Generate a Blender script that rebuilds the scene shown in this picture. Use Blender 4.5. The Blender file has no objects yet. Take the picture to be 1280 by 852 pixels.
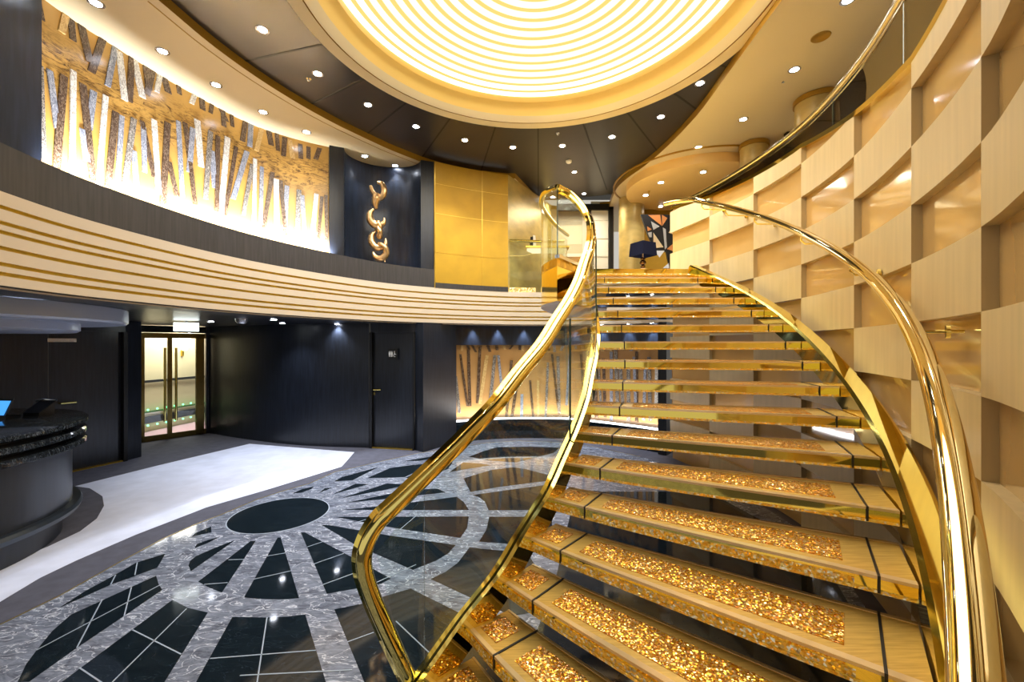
import bpy, bmesh, math, random
from mathutils import Vector
random.seed(7)
C = bpy.context.scene.collection
F = 530.0; HZ = 431.0; EYE = 1.8
sin, cos, pi = math.sin, math.cos, math.pi

# ---------------------------------------------------------------- survey helpers
def at_z(px, py, z):
    """point of the place at height z that the photo shows at px, py"""
    d = F*(z-EYE)/(HZ-py)
    return Vector(((px-640)/F*d, d, z))
def at_d(px, py, d):
    return Vector(((px-640)/F*d, d, EYE+(HZ-py)/F*d))
def catmull(pts, n=8):
    P = [Vector(p) for p in pts]
    P = [P[0]*2-P[1]] + P + [P[-1]*2-P[-2]]
    out = []
    for i in range(1, len(P)-2):
        a, b, c, d = P[i-1:i+3]
        for j in range(n):
            t = j/n
            out.append(0.5*((2*b)+(c-a)*t+(2*a-5*b+4*c-d)*t*t+(3*b-3*c+d-a)*t**3))
    out.append(P[-2].copy())
    return out
def on_curve(curve, px):
    """plan point where the sight line of column px crosses a plan curve"""
    u = (px-640)/F; best = None
    for a, b in zip(curve, curve[1:]):
        fa = a[0]-u*a[1]; fb = b[0]-u*b[1]
        if fa*fb <= 0 and fa != fb:
            t = fa/(fa-fb); p = a.lerp(b, t)
            if p[1] > 0 and (best is None or p[1] < best[1]): best = p
    return best
def v2(p): return Vector((p[0], p[1]))
def clip_curve(curve, pxa, pxb):
    """part of the curve between two columns"""
    a, b = on_curve(curve, pxa), on_curve(curve, pxb)
    def par(q):
        best = (1e9, 0)
        for i, (s, e) in enumerate(zip(curve, curve[1:])):
            L = (e-s).length; t = max(0, min(1, (q-s).dot(e-s)/(L*L)))
            dd = (s.lerp(e, t)-q).length
            if dd < best[0]: best = (dd, i+t)
        return best[1]
    ta, tb = par(a), par(b)
    if ta > tb: ta, tb, a, b = tb, ta, b, a
    return [a]+[curve[i] for i in range(int(ta)+1, int(tb)+1) if ta+.02 < i < tb-.02]+[b]
def offset(curve, o):
    """plan curve moved o to its left-hand side"""
    out = []
    for i, p in enumerate(curve):
        a = curve[max(0, i-1)]; b = curve[min(len(curve)-1, i+1)]
        t = (b-a).normalized(); out.append(p+Vector((-t.y, t.x))*o)
    return out

# ---------------------------------------------------------------- mesh builder
class MB:
    def __init__(s): s.v = []; s.f = []; s.m = []; s.sm = []
    def add(s, vs, fs, m=0, smooth=False):
        o = len(s.v); s.v += [Vector(v) for v in vs]
        for f in fs: s.f.append([o+i for i in f]); s.m.append(m); s.sm.append(smooth)
        return s
    def hexa(s, a, b, m=0):
        """eight corners: a = four bottom points, b = four top points"""
        return s.add(list(a)+list(b), [(3,2,1,0),(4,5,6,7),(0,1,5,4),(1,2,6,5),(2,3,7,6),(3,0,4,7)], m)
    def box(s, c, sz, rz=0, m=0):
        ca, sa = cos(rz), sin(rz); q = []
        for dz in (-.5, .5):
            for dx, dy in ((-.5,-.5),(.5,-.5),(.5,.5),(-.5,.5)):
                x, y = dx*sz[0], dy*sz[1]
                q.append((c[0]+x*ca-y*sa, c[1]+x*sa+y*ca, c[2]+dz*sz[2]))
        return s.hexa(q[:4], q[4:], m)
    def prism(s, poly, z0, z1, m=0):
        n = len(poly)
        vs = [(p[0], p[1], z0) for p in poly]+[(p[0], p[1], z1) for p in poly]
        fs = [tuple(range(n-1, -1, -1)), tuple(range(n, 2*n))]+[(i, (i+1) % n, n+(i+1) % n, n+i) for i in range(n)]
        return s.add(vs, fs, m)
    def wall(s, curve, z0, z1, th=.05, m=0, z1b=None):
        """upright slab along a plan curve, thickness on its left; z0/z1 may be functions"""
        n = len(curve); o = offset(curve, th)
        f0 = z0 if callable(z0) else (lambda i: z0); f1 = z1 if callable(z1) else (lambda i: z1)
        vs = []
        for i in range(n):
            a, b = curve[i], o[i]
            vs += [(a.x,a.y,f0(i)),(a.x,a.y,f1(i)),(b.x,b.y,f1(i)),(b.x,b.y,f0(i))]
        fs = []
        for i in range(n-1):
            for k in range(4):
                fs.append((4*i+k, 4*i+(k+1)%4, 4*i+4+(k+1)%4, 4*i+4+k))
        fs += [(3,2,1,0), (4*n-4,4*n-3,4*n-2,4*n-1)]
        return s.add(vs, fs, m, True)
    def sweep(s, path, prof, mats=None, closed=True, smooth=True, up=Vector((0,0,1)), cap=True, rmf=False):
        """profile (side, up) carried along a 3-D path; side = to the left of travel"""
        n = len(path); k = len(prof); vs = []
        prev = None
        for i in range(n):
            a = path[max(0,i-1)]; b = path[min(n-1,i+1)]
            t = (b-a).normalized(); side = up.cross(t)
            if rmf and prev is not None: side = prev-t*prev.dot(t)
            prev = side.normalized() if side.length > 1e-4 else prev
            if side.length < 1e-4: side = Vector((1,0,0))
            side.normalize(); u = t.cross(side).normalized()
            for (x, y) in prof: vs.append(path[i]+side*x+u*y)
        o = len(s.v); s.v += vs
        for i in range(n-1):
            for j in range(k if closed else k-1):
                j2 = (j+1) % k
                s.f.append([o+i*k+j, o+i*k+j2, o+(i+1)*k+j2, o+(i+1)*k+j]); s.m.append(mats[j] if mats else 0); s.sm.append(smooth)
        if closed and cap:
            s.f.append([o+j for j in range(k)][::-1]); s.m.append(mats[0] if mats else 0); s.sm.append(False)
            s.f.append([o+(n-1)*k+j for j in range(k)]); s.m.append(mats[0] if mats else 0); s.sm.append(False)
        return s
    def vsweep(s, curve, prof, mats=None, closed=True):
        """profile (offset to the left, absolute z) carried along a plan curve, kept upright"""
        k = len(prof); n = len(curve); offs = {}
        for (x, z) in prof:
            if x not in offs: offs[x] = offset(curve, x)
        o = len(s.v)
        for i in range(n):
            for (x, z) in prof: q = offs[x][i]; s.v.append(Vector((q.x, q.y, z)))
        for i in range(n-1):
            for j in range(k if closed else k-1):
                j2 = (j+1) % k
                s.f.append([o+i*k+j, o+(i+1)*k+j, o+(i+1)*k+j2, o+i*k+j2]); s.m.append(mats[j] if mats else 0); s.sm.append(True)
        if closed:
            s.f.append([o+j for j in range(k)]); s.m.append(0); s.sm.append(False)
            s.f.append([o+(n-1)*k+j for j in range(k)][::-1]); s.m.append(0); s.sm.append(False)
        return s
    def tube(s, path, rad, n=12, m=0, cap=True):
        N = len(path); path = [Vector(p) for p in path]; rads = rad if hasattr(rad, '__len__') else [rad]*N
        o = len(s.v); ref = None
        for i in range(N):
            t = (path[min(N-1,i+1)]-path[max(0,i-1)]).normalized()
            if ref is None: ref = t.orthogonal().normalized()
            ref = (ref-t*ref.dot(t)).normalized(); b = t.cross(ref)
            for j in range(n):
                a = 2*pi*j/n; s.v.append(path[i]+(ref*cos(a)+b*sin(a))*rads[i])
        for i in range(N-1):
            for j in range(n):
                s.f.append([o+i*n+j, o+i*n+(j+1)%n, o+(i+1)*n+(j+1)%n, o+(i+1)*n+j]); s.m.append(m); s.sm.append(True)
        if cap:
            s.f.append([o+j for j in range(n)][::-1]); s.m.append(m); s.sm.append(True)
            s.f.append([o+(N-1)*n+j for j in range(n)]); s.m.append(m); s.sm.append(True)
        return s
    def lathe(s, prof, c=(0,0,0), n=48, m=0, a0=0, a1=2*pi, mats=None):
        o = len(s.v); k = len(prof); full = abs(a1-a0-2*pi) < 1e-6; N = n if full else n+1
        for i in range(N):
            a = a0+(a1-a0)*i/n
            for (r, z) in prof: s.v.append(Vector((c[0]+r*cos(a), c[1]+r*sin(a), c[2]+z)))
        for i in range(n):
            i2 = (i+1) % N
            for j in range(k-1):
                s.f.append([o+i*k+j, o+i2*k+j, o+i2*k+j+1, o+i*k+j+1]); s.m.append(mats[j] if mats else m); s.sm.append(True)
        return s

def tag(o, label=None, cat=None, group=None, kind=None):
    if label: o['label'] = label
    if cat: o['category'] = cat
    if group: o['group'] = group
    if kind: o['kind'] = kind
    return o
ORI = {}
def obj(name, mb, mats, parent=None, origin=None, bevel=0, ang=35):
    mats = mats if isinstance(mats, (list, tuple)) else [mats]
    org = Vector(ORI[parent.name]) if parent else (Vector(origin) if origin is not None else None)
    if org is None:
        xs = [v for v in mb.v]; mn = Vector([min(v[i] for v in xs) for i in range(3)]); mx = Vector([max(v[i] for v in xs) for i in range(3)])
        org = Vector(((mn.x+mx.x)/2, (mn.y+mx.y)/2, mn.z))
    me = bpy.data.meshes.new(name)
    me.from_pydata([v-org for v in mb.v], [], mb.f); me.validate(verbose=False)
    for m in mats: me.materials.append(m)
    if len(me.polygons) == len(mb.m):
        for p, m, sm in zip(me.polygons, mb.m, mb.sm): p.material_index = m; p.use_smooth = sm
    bm = bmesh.new(); bm.from_mesh(me); bmesh.ops.remove_doubles(bm, verts=bm.verts, dist=1e-6)
    bmesh.ops.recalc_face_normals(bm, faces=bm.faces); bm.to_mesh(me); bm.free()
    me.set_sharp_from_angle(angle=math.radians(ang))
    o = bpy.data.objects.new(name, me); C.objects.link(o)
    if parent: o.parent = parent; ORI[o.name] = org
    else: o.location = org; ORI[o.name] = org
    if bevel:
        b = o.modifiers.new('bevel', 'BEVEL'); b.width = bevel; b.segments = 2; b.limit_method = 'ANGLE'
    return o
def thing(name, label, cat, loc, group=None):
    o = bpy.data.objects.new(name, None); C.objects.link(o); o.location = loc; o.empty_display_size = .1
    ORI[o.name] = Vector(loc); return tag(o, label, cat, group)
def struct(name, mb, mats, label=None, **k):
    o = obj(name, mb, mats, **k); o['kind'] = 'structure'
    if label: o['label'] = label
    return o

# ---------------------------------------------------------------- materials
def lin(c): return tuple(((x/255)/12.92 if x/255 <= .04045 else ((x/255+.055)/1.055)**2.4) for x in c)+(1,)
def mat(name, col, metal=0, rough=.5, spec=.5, var=0, vscale=6, stretch=(1,1,1), bump=0, coat=0, dark=None, emit=None, es=0, aniso=0):
    m = bpy.data.materials.new(name); m.use_nodes = True; nt = m.node_tree; b = nt.nodes['Principled BSDF']
    b.inputs['Base Color'].default_value = lin(col); b.inputs['Metallic'].default_value = metal
    b.inputs['Roughness'].default_value = rough; b.inputs['Specular IOR Level'].default_value = spec
    b.inputs['Coat Weight'].default_value = coat; b.inputs['Coat Roughness'].default_value = .05
    if emit: b.inputs['Emission Color'].default_value = lin(emit); b.inputs['Emission Strength'].default_value = es
    if var or bump:
        tc = nt.nodes.new('ShaderNodeTexCoord'); mp = nt.nodes.new('ShaderNodeMapping'); mp.inputs['Scale'].default_value = stretch
        ns = nt.nodes.new('ShaderNodeTexNoise'); ns.inputs['Scale'].default_value = vscale; ns.inputs['Detail'].default_value = 6
        nt.links.new(tc.outputs['Object'], mp.inputs[0]); nt.links.new(mp.outputs[0], ns.inputs['Vector'])
        if var:
            mx = nt.nodes.new('ShaderNodeMix'); mx.data_type = 'RGBA'
            c2 = dark if dark else tuple(max(0, x*(1-var)) for x in col)
            mx.inputs[6].default_value = lin(c2); mx.inputs[7].default_value = lin(col)
            cr = nt.nodes.new('ShaderNodeValToRGB'); cr.color_ramp.elements[0].position = .35; cr.color_ramp.elements[1].position = .65
            nt.links.new(ns.outputs['Fac'], cr.inputs[0]); nt.links.new(cr.outputs[0], mx.inputs[0]); nt.links.new(mx.outputs[2], b.inputs['Base Color'])
        if bump:
            bp = nt.nodes.new('ShaderNodeBump'); bp.inputs['Strength'].default_value = bump; bp.inputs['Distance'].default_value = .01
            nt.links.new(ns.outputs['Fac'], bp.inputs['Height']); nt.links.new(bp.outputs[0], b.inputs['Normal'])
    return m
def emis(name, col, st):
    m = bpy.data.materials.new(name); m.use_nodes = True; nt = m.node_tree; nt.nodes.clear()
    e = nt.nodes.new('ShaderNodeEmission'); o = nt.nodes.new('ShaderNodeOutputMaterial')
    e.inputs[0].default_value = lin(col); e.inputs[1].default_value = st; nt.links.new(e.outputs[0], o.inputs[0]); return m
def glass(name, tint=(245,250,248), base_refl=.045, refl=1.0):
    m = bpy.data.materials.new(name); m.use_nodes = True; nt = m.node_tree; nt.nodes.clear()
    t = nt.nodes.new('ShaderNodeBsdfTransparent'); g = nt.nodes.new('ShaderNodeBsdfGlossy'); mx = nt.nodes.new('ShaderNodeMixShader')
    lw = nt.nodes.new('ShaderNodeLayerWeight'); lw.inputs[0].default_value = .5; pw = nt.nodes.new('ShaderNodeMath'); pw.operation = 'POWER'; pw.inputs[1].default_value = 4.0; nt.links.new(lw.outputs['Facing'], pw.inputs[0])
    fr = nt.nodes.new('ShaderNodeMath'); fr.operation = 'MULTIPLY_ADD'; fr.inputs[1].default_value = .75; fr.inputs[2].default_value = base_refl; nt.links.new(pw.outputs[0], fr.inputs[0]); o = nt.nodes.new('ShaderNodeOutputMaterial')
    mu = nt.nodes.new('ShaderNodeMath'); mu.operation = 'MULTIPLY'; mu.inputs[1].default_value = refl
    t.inputs[0].default_value = lin(tint); g.inputs['Roughness'].default_value = .01; g.inputs[0].default_value = (1,1,1,1)
    nt.links.new(fr.outputs[0], mu.inputs[0]); nt.links.new(mu.outputs[0], mx.inputs[0])
    nt.links.new(t.outputs[0], mx.inputs[1]); nt.links.new(g.outputs[0], mx.inputs[2]); nt.links.new(mx.outputs[0], o.inputs[0]); return m
def marble(name, c1, c2, vein, rough=.07, scale=2.2, veinw=.035):
    m = bpy.data.materials.new(name); m.use_nodes = True; nt = m.node_tree; N = nt.nodes.new; L = nt.links.new
    b = nt.nodes['Principled BSDF']; b.inputs['Roughness'].default_value = rough
    tc = N('ShaderNodeTexCoord'); mp = N('ShaderNodeMapping'); mp.inputs['Rotation'].default_value = (0,0,.6); mp.inputs['Scale'].default_value = (1,2.3,1); L(tc.outputs['Object'], mp.inputs[0])
    n1 = N('ShaderNodeTexNoise'); n1.inputs['Scale'].default_value = scale*1.7; n1.inputs['Detail'].default_value = 9; n1.inputs['Roughness'].default_value = .72; n1.inputs['Distortion'].default_value = 1.2; L(mp.outputs[0], n1.inputs['Vector'])
    cr = N('ShaderNodeValToRGB'); cr.color_ramp.elements[0].position = .36; cr.color_ramp.elements[1].position = .66
    cr.color_ramp.elements[0].color = lin(c1); cr.color_ramp.elements[1].color = lin(c2); L(n1.outputs['Fac'], cr.inputs[0])
    n2 = N('ShaderNodeTexNoise'); n2.inputs['Scale'].default_value = scale; n2.inputs['Detail'].default_value = 5; n2.inputs['Distortion'].default_value = 1.6; L(mp.outputs[0], n2.inputs['Vector'])
    s = N('ShaderNodeMath'); s.operation = 'SUBTRACT'; s.inputs[1].default_value = .5; L(n2.outputs['Fac'], s.inputs[0])
    a = N('ShaderNodeMath'); a.operation = 'ABSOLUTE'; L(s.outputs[0], a.inputs[0])
    mr = N('ShaderNodeMapRange'); mr.inputs['From Min'].default_value = 0; mr.inputs['From Max'].default_value = veinw; mr.inputs['To Min'].default_value = .8; mr.inputs['To Max'].default_value = 0; L(a.outputs[0], mr.inputs[0])
    mx = N('ShaderNodeMix'); mx.data_type = 'RGBA'; mx.inputs[7].default_value = lin(vein); L(mr.outputs[0], mx.inputs[0]); L(cr.outputs[0], mx.inputs[6]); L(mx.outputs[2], b.inputs['Base Color'])
    return m
def glitter(name, cols, size=150, tilt=.9, rough=.12):
    m = bpy.data.materials.new(name); m.use_nodes = True; nt = m.node_tree; N = nt.nodes.new; L = nt.links.new
    b = nt.nodes['Principled BSDF']; b.inputs['Metallic'].default_value = .6; b.inputs['Roughness'].default_value = rough
    tc = N('ShaderNodeTexCoord'); vo = N('ShaderNodeTexVoronoi'); vo.inputs['Scale'].default_value = size; L(tc.outputs['Object'], vo.inputs['Vector'])
    sp = N('ShaderNodeSeparateColor'); L(vo.outputs['Color'], sp.inputs[0])
    cr = N('ShaderNodeValToRGB'); el = cr.color_ramp.elements
    el[0].position = 0; el[0].color = lin(cols[0]); el[1].position = 1; el[1].color = lin(cols[-1])
    for i, c in enumerate(cols[1:-1]): e = el.new((i+1)/(len(cols)-1)); e.color = lin(c)
    L(sp.outputs[2], cr.inputs[0]); L(cr.outputs[0], b.inputs['Base Color'])
    sub = N('ShaderNodeVectorMath'); sub.operation = 'SUBTRACT'; sub.inputs[1].default_value = (.5,.5,.5); L(vo.outputs['Color'], sub.inputs[0])
    sc = N('ShaderNodeVectorMath'); sc.operation = 'SCALE'; sc.inputs['Scale'].default_value = tilt; L(sub.outputs[0], sc.inputs[0])
    ge = N('ShaderNodeNewGeometry'); ad = N('ShaderNodeVectorMath'); ad.operation = 'ADD'; L(ge.outputs['Normal'], ad.inputs[0]); L(sc.outputs[0], ad.inputs[1])
    no = N('ShaderNodeVectorMath'); no.operation = 'NORMALIZE'; L(ad.outputs[0], no.inputs[0]); L(no.outputs[0], b.inputs['Normal'])
    return m

M = {}
M['gold'] = mat('polished_gold', (248,224,114), 1, .05)
M['goldrail'] = mat('brass_rail', (250,230,140), 1, .045)
M['palebrass'] = mat('pale_brass_rail', (246,228,170), 1, .04)
M['dullchrome'] = mat('champagne_chrome', (206,196,170), 1, .07)
M['goldsat'] = mat('satin_gold', (236,196,88), 1, .28)
M['goldframe'] = mat('gold_tread_frame', (240,200,110), .4, .25, var=.12, vscale=8, stretch=(1,14,1))
M['acryl'] = mat('acrylic_nosing', (236,208,160), .35, .12, coat=1)
M['mirror'] = mat('bronze_mirror', (196,178,140), 1, .04)
M['crystal'] = glitter('amber_crystals', [(205,108,8),(243,170,32),(252,200,66),(200,104,10),(255,232,165),(235,158,28)], 135, .75, .15)
M['crystal_fine'] = glitter('fine_crystals', [(245,196,66),(255,230,130),(245,200,70),(255,250,225)], 110, .8)
M['seam'] = mat('dark_seam', (26,24,24), 0, .4)
M['cream'] = mat('cream_lacquer', (206,186,158), 0, .45)
M['groove'] = mat('ochre_groove', (214,184,62), 0, .45)
M['soffit'] = mat('cream_ceiling', (222,203,160), 0, .42)
M['soffitr'] = mat('gold_lacquer_ceiling', (208,172,110), .15, .3, var=.08, vscale=1.5)
M['fascia'] = mat('ochre_fascia', (172,130,36), .3, .35)
M['blackceil'] = mat('dark_ceiling_panel', (54,50,49), .1, .32, var=.06, vscale=3)
M['black'] = mat('black_gap', (8,8,9), 0, .5)
M['darkwood'] = mat('dark_stained_veneer', (32,36,45), 0, .3, var=.3, vscale=5, stretch=(9,9,.5), bump=.05)
M['parapet'] = mat('dark_brown_veneer', (64,60,58), 0, .38, var=.2, vscale=5, stretch=(9,9,.5))
M['navy'] = mat('dark_blue_lacquer', (40,48,64), .1, .3, var=.25, vscale=4, stretch=(6,6,.6))
M['goldwall'] = mat('gold_leaf_wall', (200,154,40), .3, .42, var=.08, vscale=2.5)
M['goldwallb'] = mat('brushed_gold_wall', (206,178,104), .2, .35, var=.15, vscale=2.5, stretch=(1,1,2))
M['tile'] = mat('pale_veneer_tile', (198,177,132), 0, .42, var=.05, vscale=3, stretch=(6,6,.5))
M['tilegloss'] = mat('amber_gloss_tile', (200,162,100), .0, .1, var=.06, vscale=2, coat=1)
M['carpet'] = mat('charcoal_carpet', (88,87,99), 0, .9, var=.12, vscale=9, bump=.2)
M['carpetl'] = mat('pale_carpet', (226,229,247), 0, .9, var=.06, vscale=4, bump=.2)
M['marble'] = marble('grey_marble', (80,84,97), (142,148,164), (222,226,238), .08, 4.0, .018)
M['blackmarble'] = marble('black_marble', (17,24,30), (26,36,43), (55,66,78), .055, 4, .004)
M['grout'] = mat('pale_grout', (160,170,185), 0, .4)
M['brassline'] = mat('brass_inlay', (190,170,120), .8, .3)
M['white'] = mat('white_panel', (235,230,215), 0, .4)
M['glass'] = glass('clear_glass')
M['glassdark'] = glass('smoked_glass', (140,126,104), .10)
M['glassedge'] = mat('glass_edge', (40,74,74), 0, .1, coat=1)
M['granite'] = marble('black_granite', (14,18,22), (44,50,58), (120,130,140), .08, 9, .02)
M['deskbody'] = mat('desk_slate', (50,54,62), .2, .35, var=.1, vscale=4, stretch=(5,5,.5))
M['canopy'] = mat('grey_blue_canopy', (176,184,204), 0, .3)
M['screen'] = emis('blue_screen', (70,150,230), 1.4)
M['device'] = mat('black_plastic', (16,17,20), 0, .35)
M['bronze'] = mat('rose_gold_bronze', (238,198,142), .9, .3)
M['lamp_led'] = emis('spotlight_lens', (236,242,255), 40)
M['lamp_ring'] = mat('spotlight_trim', (200,200,205), .8, .25)
M['led'] = emis('led_strip', (250,250,255), 5)
M['gled'] = emis('green_led', (120,255,170), 5)
M['dome1'] = emis('dome_strip_bright', (255,240,205), 2.8)
M['dome2'] = emis('dome_strip', (255,236,190), 1.8)
M['domecream'] = mat('dome_ring_cream', (238,205,130), 0, .5)
M['chrome'] = mat('chrome', (210,214,220), 1, .06)
M['taupe'] = mat('taupe_skirting', (30,30,34), 0, .4)

# ================================================================= plan curves (metres)
BAND = catmull([v2(p) for p in [(-1.2,-.6),(-2.2,.25),(-2.95,1.45),(-3.32,2.75),(-3.37,3.72),(-3.08,5.1),(-2.24,6.6),(-1.36,7.38),(-.30,7.9),(.45,8.05),(1.2,8.05),(2.3,7.75),(2.75,7.3)]], 8)
MURAL = catmull([v2(p) for p in [(-3.7,1.0),(-4.1,2.4),(-4.33,3.8),(-4.26,4.6),(-4.09,5.35),(-3.72,6.25),(-2.95,6.87),(-2.2,7.15)]], 8)
TILEP = [v2(p) for p in [(.72,-1.3),(.80,-.45),(.95,.30),(1.30,.96),(1.83,1.65),(2.26,2.396),(2.63,3.257),(2.84,4.16),(2.85,5.0),(2.735,5.87),(2.52,6.75)]]
TILEN = 8
TILE0 = catmull(TILEP, TILEN)
TILE = None
NICHEART = catmull([v2(p) for p in [(-1.06,7.84),(-.5,8.07),(0,8.18),(.6,8.19),(1.15,8.11),(1.545,7.84),(2.1,7.41),(2.56,6.98)]], 6)
TILE = offset(TILE0, -.045)
ZB = 2.8            # top of the gallery band, level of the upper floor
ZLOW = 2.165        # lower ceiling
ZS = 5.0            # cream soffit
ZK = 5.1            # dark ceiling panels
S = .166
def zk(k): return 2.827-k*S

# ================================================================= floor
fl = MB()
fl.prism([(-12,-3),(6,-3),(6,13),(-12,13)], -.1, 0, 0)
def flat(pts, z, m, smooth=False):
    q = [at_z(x, y, 0) for x, y in pts]
    fl.prism([(p.x, p.y) for p in q], 0, z, m)
def flatw(pts, z, m): fl.prism(pts, 0, z, m)
# pale carpet
pale = [(-420,915),(-200,835),(0,752),(50,722),(96,700),(170,668),(258,634),(340,610),(427,583),(443,565),(312,554.5),(200,581),(94,607.5),(112,610),(128,620),(130,632),(121,648),(100,664),(60,683),(0,706),(-200,780),(-420,850)]
flat(pale, .002, 1)
# marble field: its edge, then round behind the camera
edge = [(0,781),(74,745),(148,703.6),(205,673),(247,654.5),(275,644),(322,624),(356,613),(388,604),(418,590),(472.5,577.5),(519.4,567),(563,560.5),(602,554),(647,551),(698,553),(739,557.8),(800,570.7)]
ew = [at_z(x, y, 0) for x, y in edge]; ew = [(p.x, p.y) for p in ew]
tail = [(2.5,6.2),(2.8,5),(2.8,4.1),(2.55,3.2),(2.2,2.4),(1.8,1.65),(1.2,.9),(.5,.3),(-.6,-.4),(-1.6,-.2),(-2.6,.5),(-3.1,1.3),(-3.15,2.0)]
flatw(ew+tail, .003, 2)
rim = [Vector((x, y, .004)) for x, y in ew]
fl.sweep(rim, [(-.006,-.003),(.006,-.003),(.006,.002),(-.006,.002)], [5]*4)
def wedge(pts): flat(pts, .0045, 3)
# round medallion
mc = at_z(350.3, 642.5, 0)
flatw([(mc.x+.0+.475*cos(2*pi*i/64), mc.y+.475*sin(2*pi*i/64)) for i in range(64)], .0045, 3)
def sc(pts, s, ox, oy): return [(ox+x/s, oy+y/s) for x, y in pts]
R1 = lambda p: sc(p, 3.38, 0, 600); R2 = lambda p: sc(p, 5.325, 200, 600); R3 = lambda p: sc(p, 5.333, 180, 700)
R4 = lambda p: sc(p, 5.333, 360, 540); R6 = lambda p: sc(p, 6.085, 540, 520)
wedges = [
 R2([(783,384),(803,383),(865,585),(925,787),(830,795),(740,795),(650,791),(560,782),(670,584)]),
 R2([(602,408),(637,405),(525,578),(412,750),(330,718),(255,677),(430,542)]),
 R2([(480,408),(497,403),(205,608),(190,570),(200,540),(240,508),(360,455)]),
 R2([(397,379),(320,418),(230,455),(245,428),(320,400)]),
 R2([(340,310),(343,348),(210,378),(235,355)]),
 [(376,665.7),(381,665.7),(435,694),(488.4,723.5),(476,730),(444,736),(408.6,742.5),(392,703)],
 [(401.8,656.2),(411,656.5),(486.6,669.5),(569.5,681.4),(560,692),(545.8,700.6),(516,712.4),(446.7,682.6)],
 [(420,646.3),(500,646),(586,645.7),(584,660),(575.4,672.5),(492.5,660)],
 [(430.3,637.3),(491,631),(571,621),(580,628),(586,637.5),(500,637.6)],
 [(433,628.5),(512,612.2),(547,611),(557,615.5),(502.5,621.5)],
 [(427.5,622.5),(484,604.3),(511,606),(480,612.5)],
 R4([(295,417),(450,345),(540,347),(430,378)]),
 R4([(210,405),(245,375),(295,370),(262,385)]),
 R4([(35,409),(90,382),(175,362),(155,380),(90,404)]),
 R4([(310,328),(360,300),(600,235),(500,285),(430,322)]),
 R4([(530,307),(680,240),(830,220),(975,207),(780,300),(700,304)]),
 [(506,597.2),(540,585),(566,578),(560,586),(530,598)],
 R4([(780,193),(1060,145),(1000,172),(870,192)]),
 [(586,571),(604,564),(622,559),(660,558.3),(700,559.5),(692,566),(645,578),(612,575.5)],
 [(579,578),(600,579.5),(614,581.5),(585,586),(562,590)],
 [(579.4,598),(614,587.4),(642,584),(658,586.6),(690,595),(684,601),(622,609),(588,615)],
 [(591,618.8),(632,613),(684,606),(670,637.5),(610.7,637.8),(606,627),(598,621)],
 [(611.5,646),(690,646),(690,684),(599,677),(608,662)],
 [(538.4,724),(557,715),(572.4,703.6),(587,684.3),(660,692),(700,760),(640,770),(590,748)],
 [(418,762),(453.5,754.8),(478,746.4),(513.3,736),(575.4,767),(640,800),(640,960),(505,960),(455,852)],
 [(290.6,771.3),(334,772.2),(360,771),(381.6,768.4),(407,852),(440,960),(184,960),(245.6,852)],
 [(215.6,750),(234.4,760),(259.7,766),(206.2,852),(140,958),(-70,950),(78.4,852)],
 R1([(300,570),(480,487),(660,405),(670,440),(685,465),(525,575),(325,710),(125,852),(75,855),(110,780),(155,720),(220,640)]),
 R1([(698,312),(680,345),(665,370),(560,410),(470,442),(250,541),(360,470),(480,405),(575,350)]),
]
for w in wedges: wedge(w)
# dark field under the flight
flatw([(1.1,5.2),(2.4,5.2),(2.6,4.1),(2.45,3.2),(2.1,2.4),(1.6,1.6),(1.0,.9),(.4,.5),(-.3,1.4),(-.1,2.0),(.1,2.5),(.3,3.1),(.55,4.2),(.8,5.3)], .0048, 3)
def line(a, b, w=.007):
    p, q = at_z(*a, .0), at_z(*b, .0); d = v2(q)-v2(p); n = Vector((-d.y, d.x)).normalized()*w/2
    fl.prism([(p.x-n.x,p.y-n.y),(q.x-n.x,q.y-n.y),(q.x+n.x,q.y+n.y),(p.x+n.x,p.y+n.y)], 0, .006, 4)
for seg in [R1([(580,350),(570,402)]),R1([(488,403),(468,443)]),R1([(430,510),(325,710)]),R1([(555,455),(525,575)]),R1([(155,720),(685,440)]),
            R1([(560,635),(765,738)]),R1([(335,795),(500,905)]),R1([(788,545),(400,930)]),R3([(820,385),(745,880)]),R3([(440,660),(1145,605)]),
            R2([(712,508),(835,487)]),R2([(625,662),(870,607)]),R2([(455,533),(560,530)]),R2([(295,697),(450,685)]),R2([(980,447),(1085,412)]),
            [(393,705),(430,692)],[(404,731),(445,716)],[(434,803),(467,791)],[(495,777),(536,816)],[(445,740),(520,706)],[(462,648),(440,655)],[(520,645),(500,662)],[(300,845),(440,838)],
            ]:
    line(*seg)
fl.sweep([Vector((mc.x+.478*cos(2*pi*i/64), mc.y+.478*sin(2*pi*i/64), .004)) for i in range(65)], [(-.005,-.003),(.005,-.003),(.005,.001),(-.005,.001)], [4]*4)
struct('floor', fl, [M['carpet'],M['carpetl'],M['marble'],M['blackmarble'],M['grout'],M['brassline']])

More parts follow.
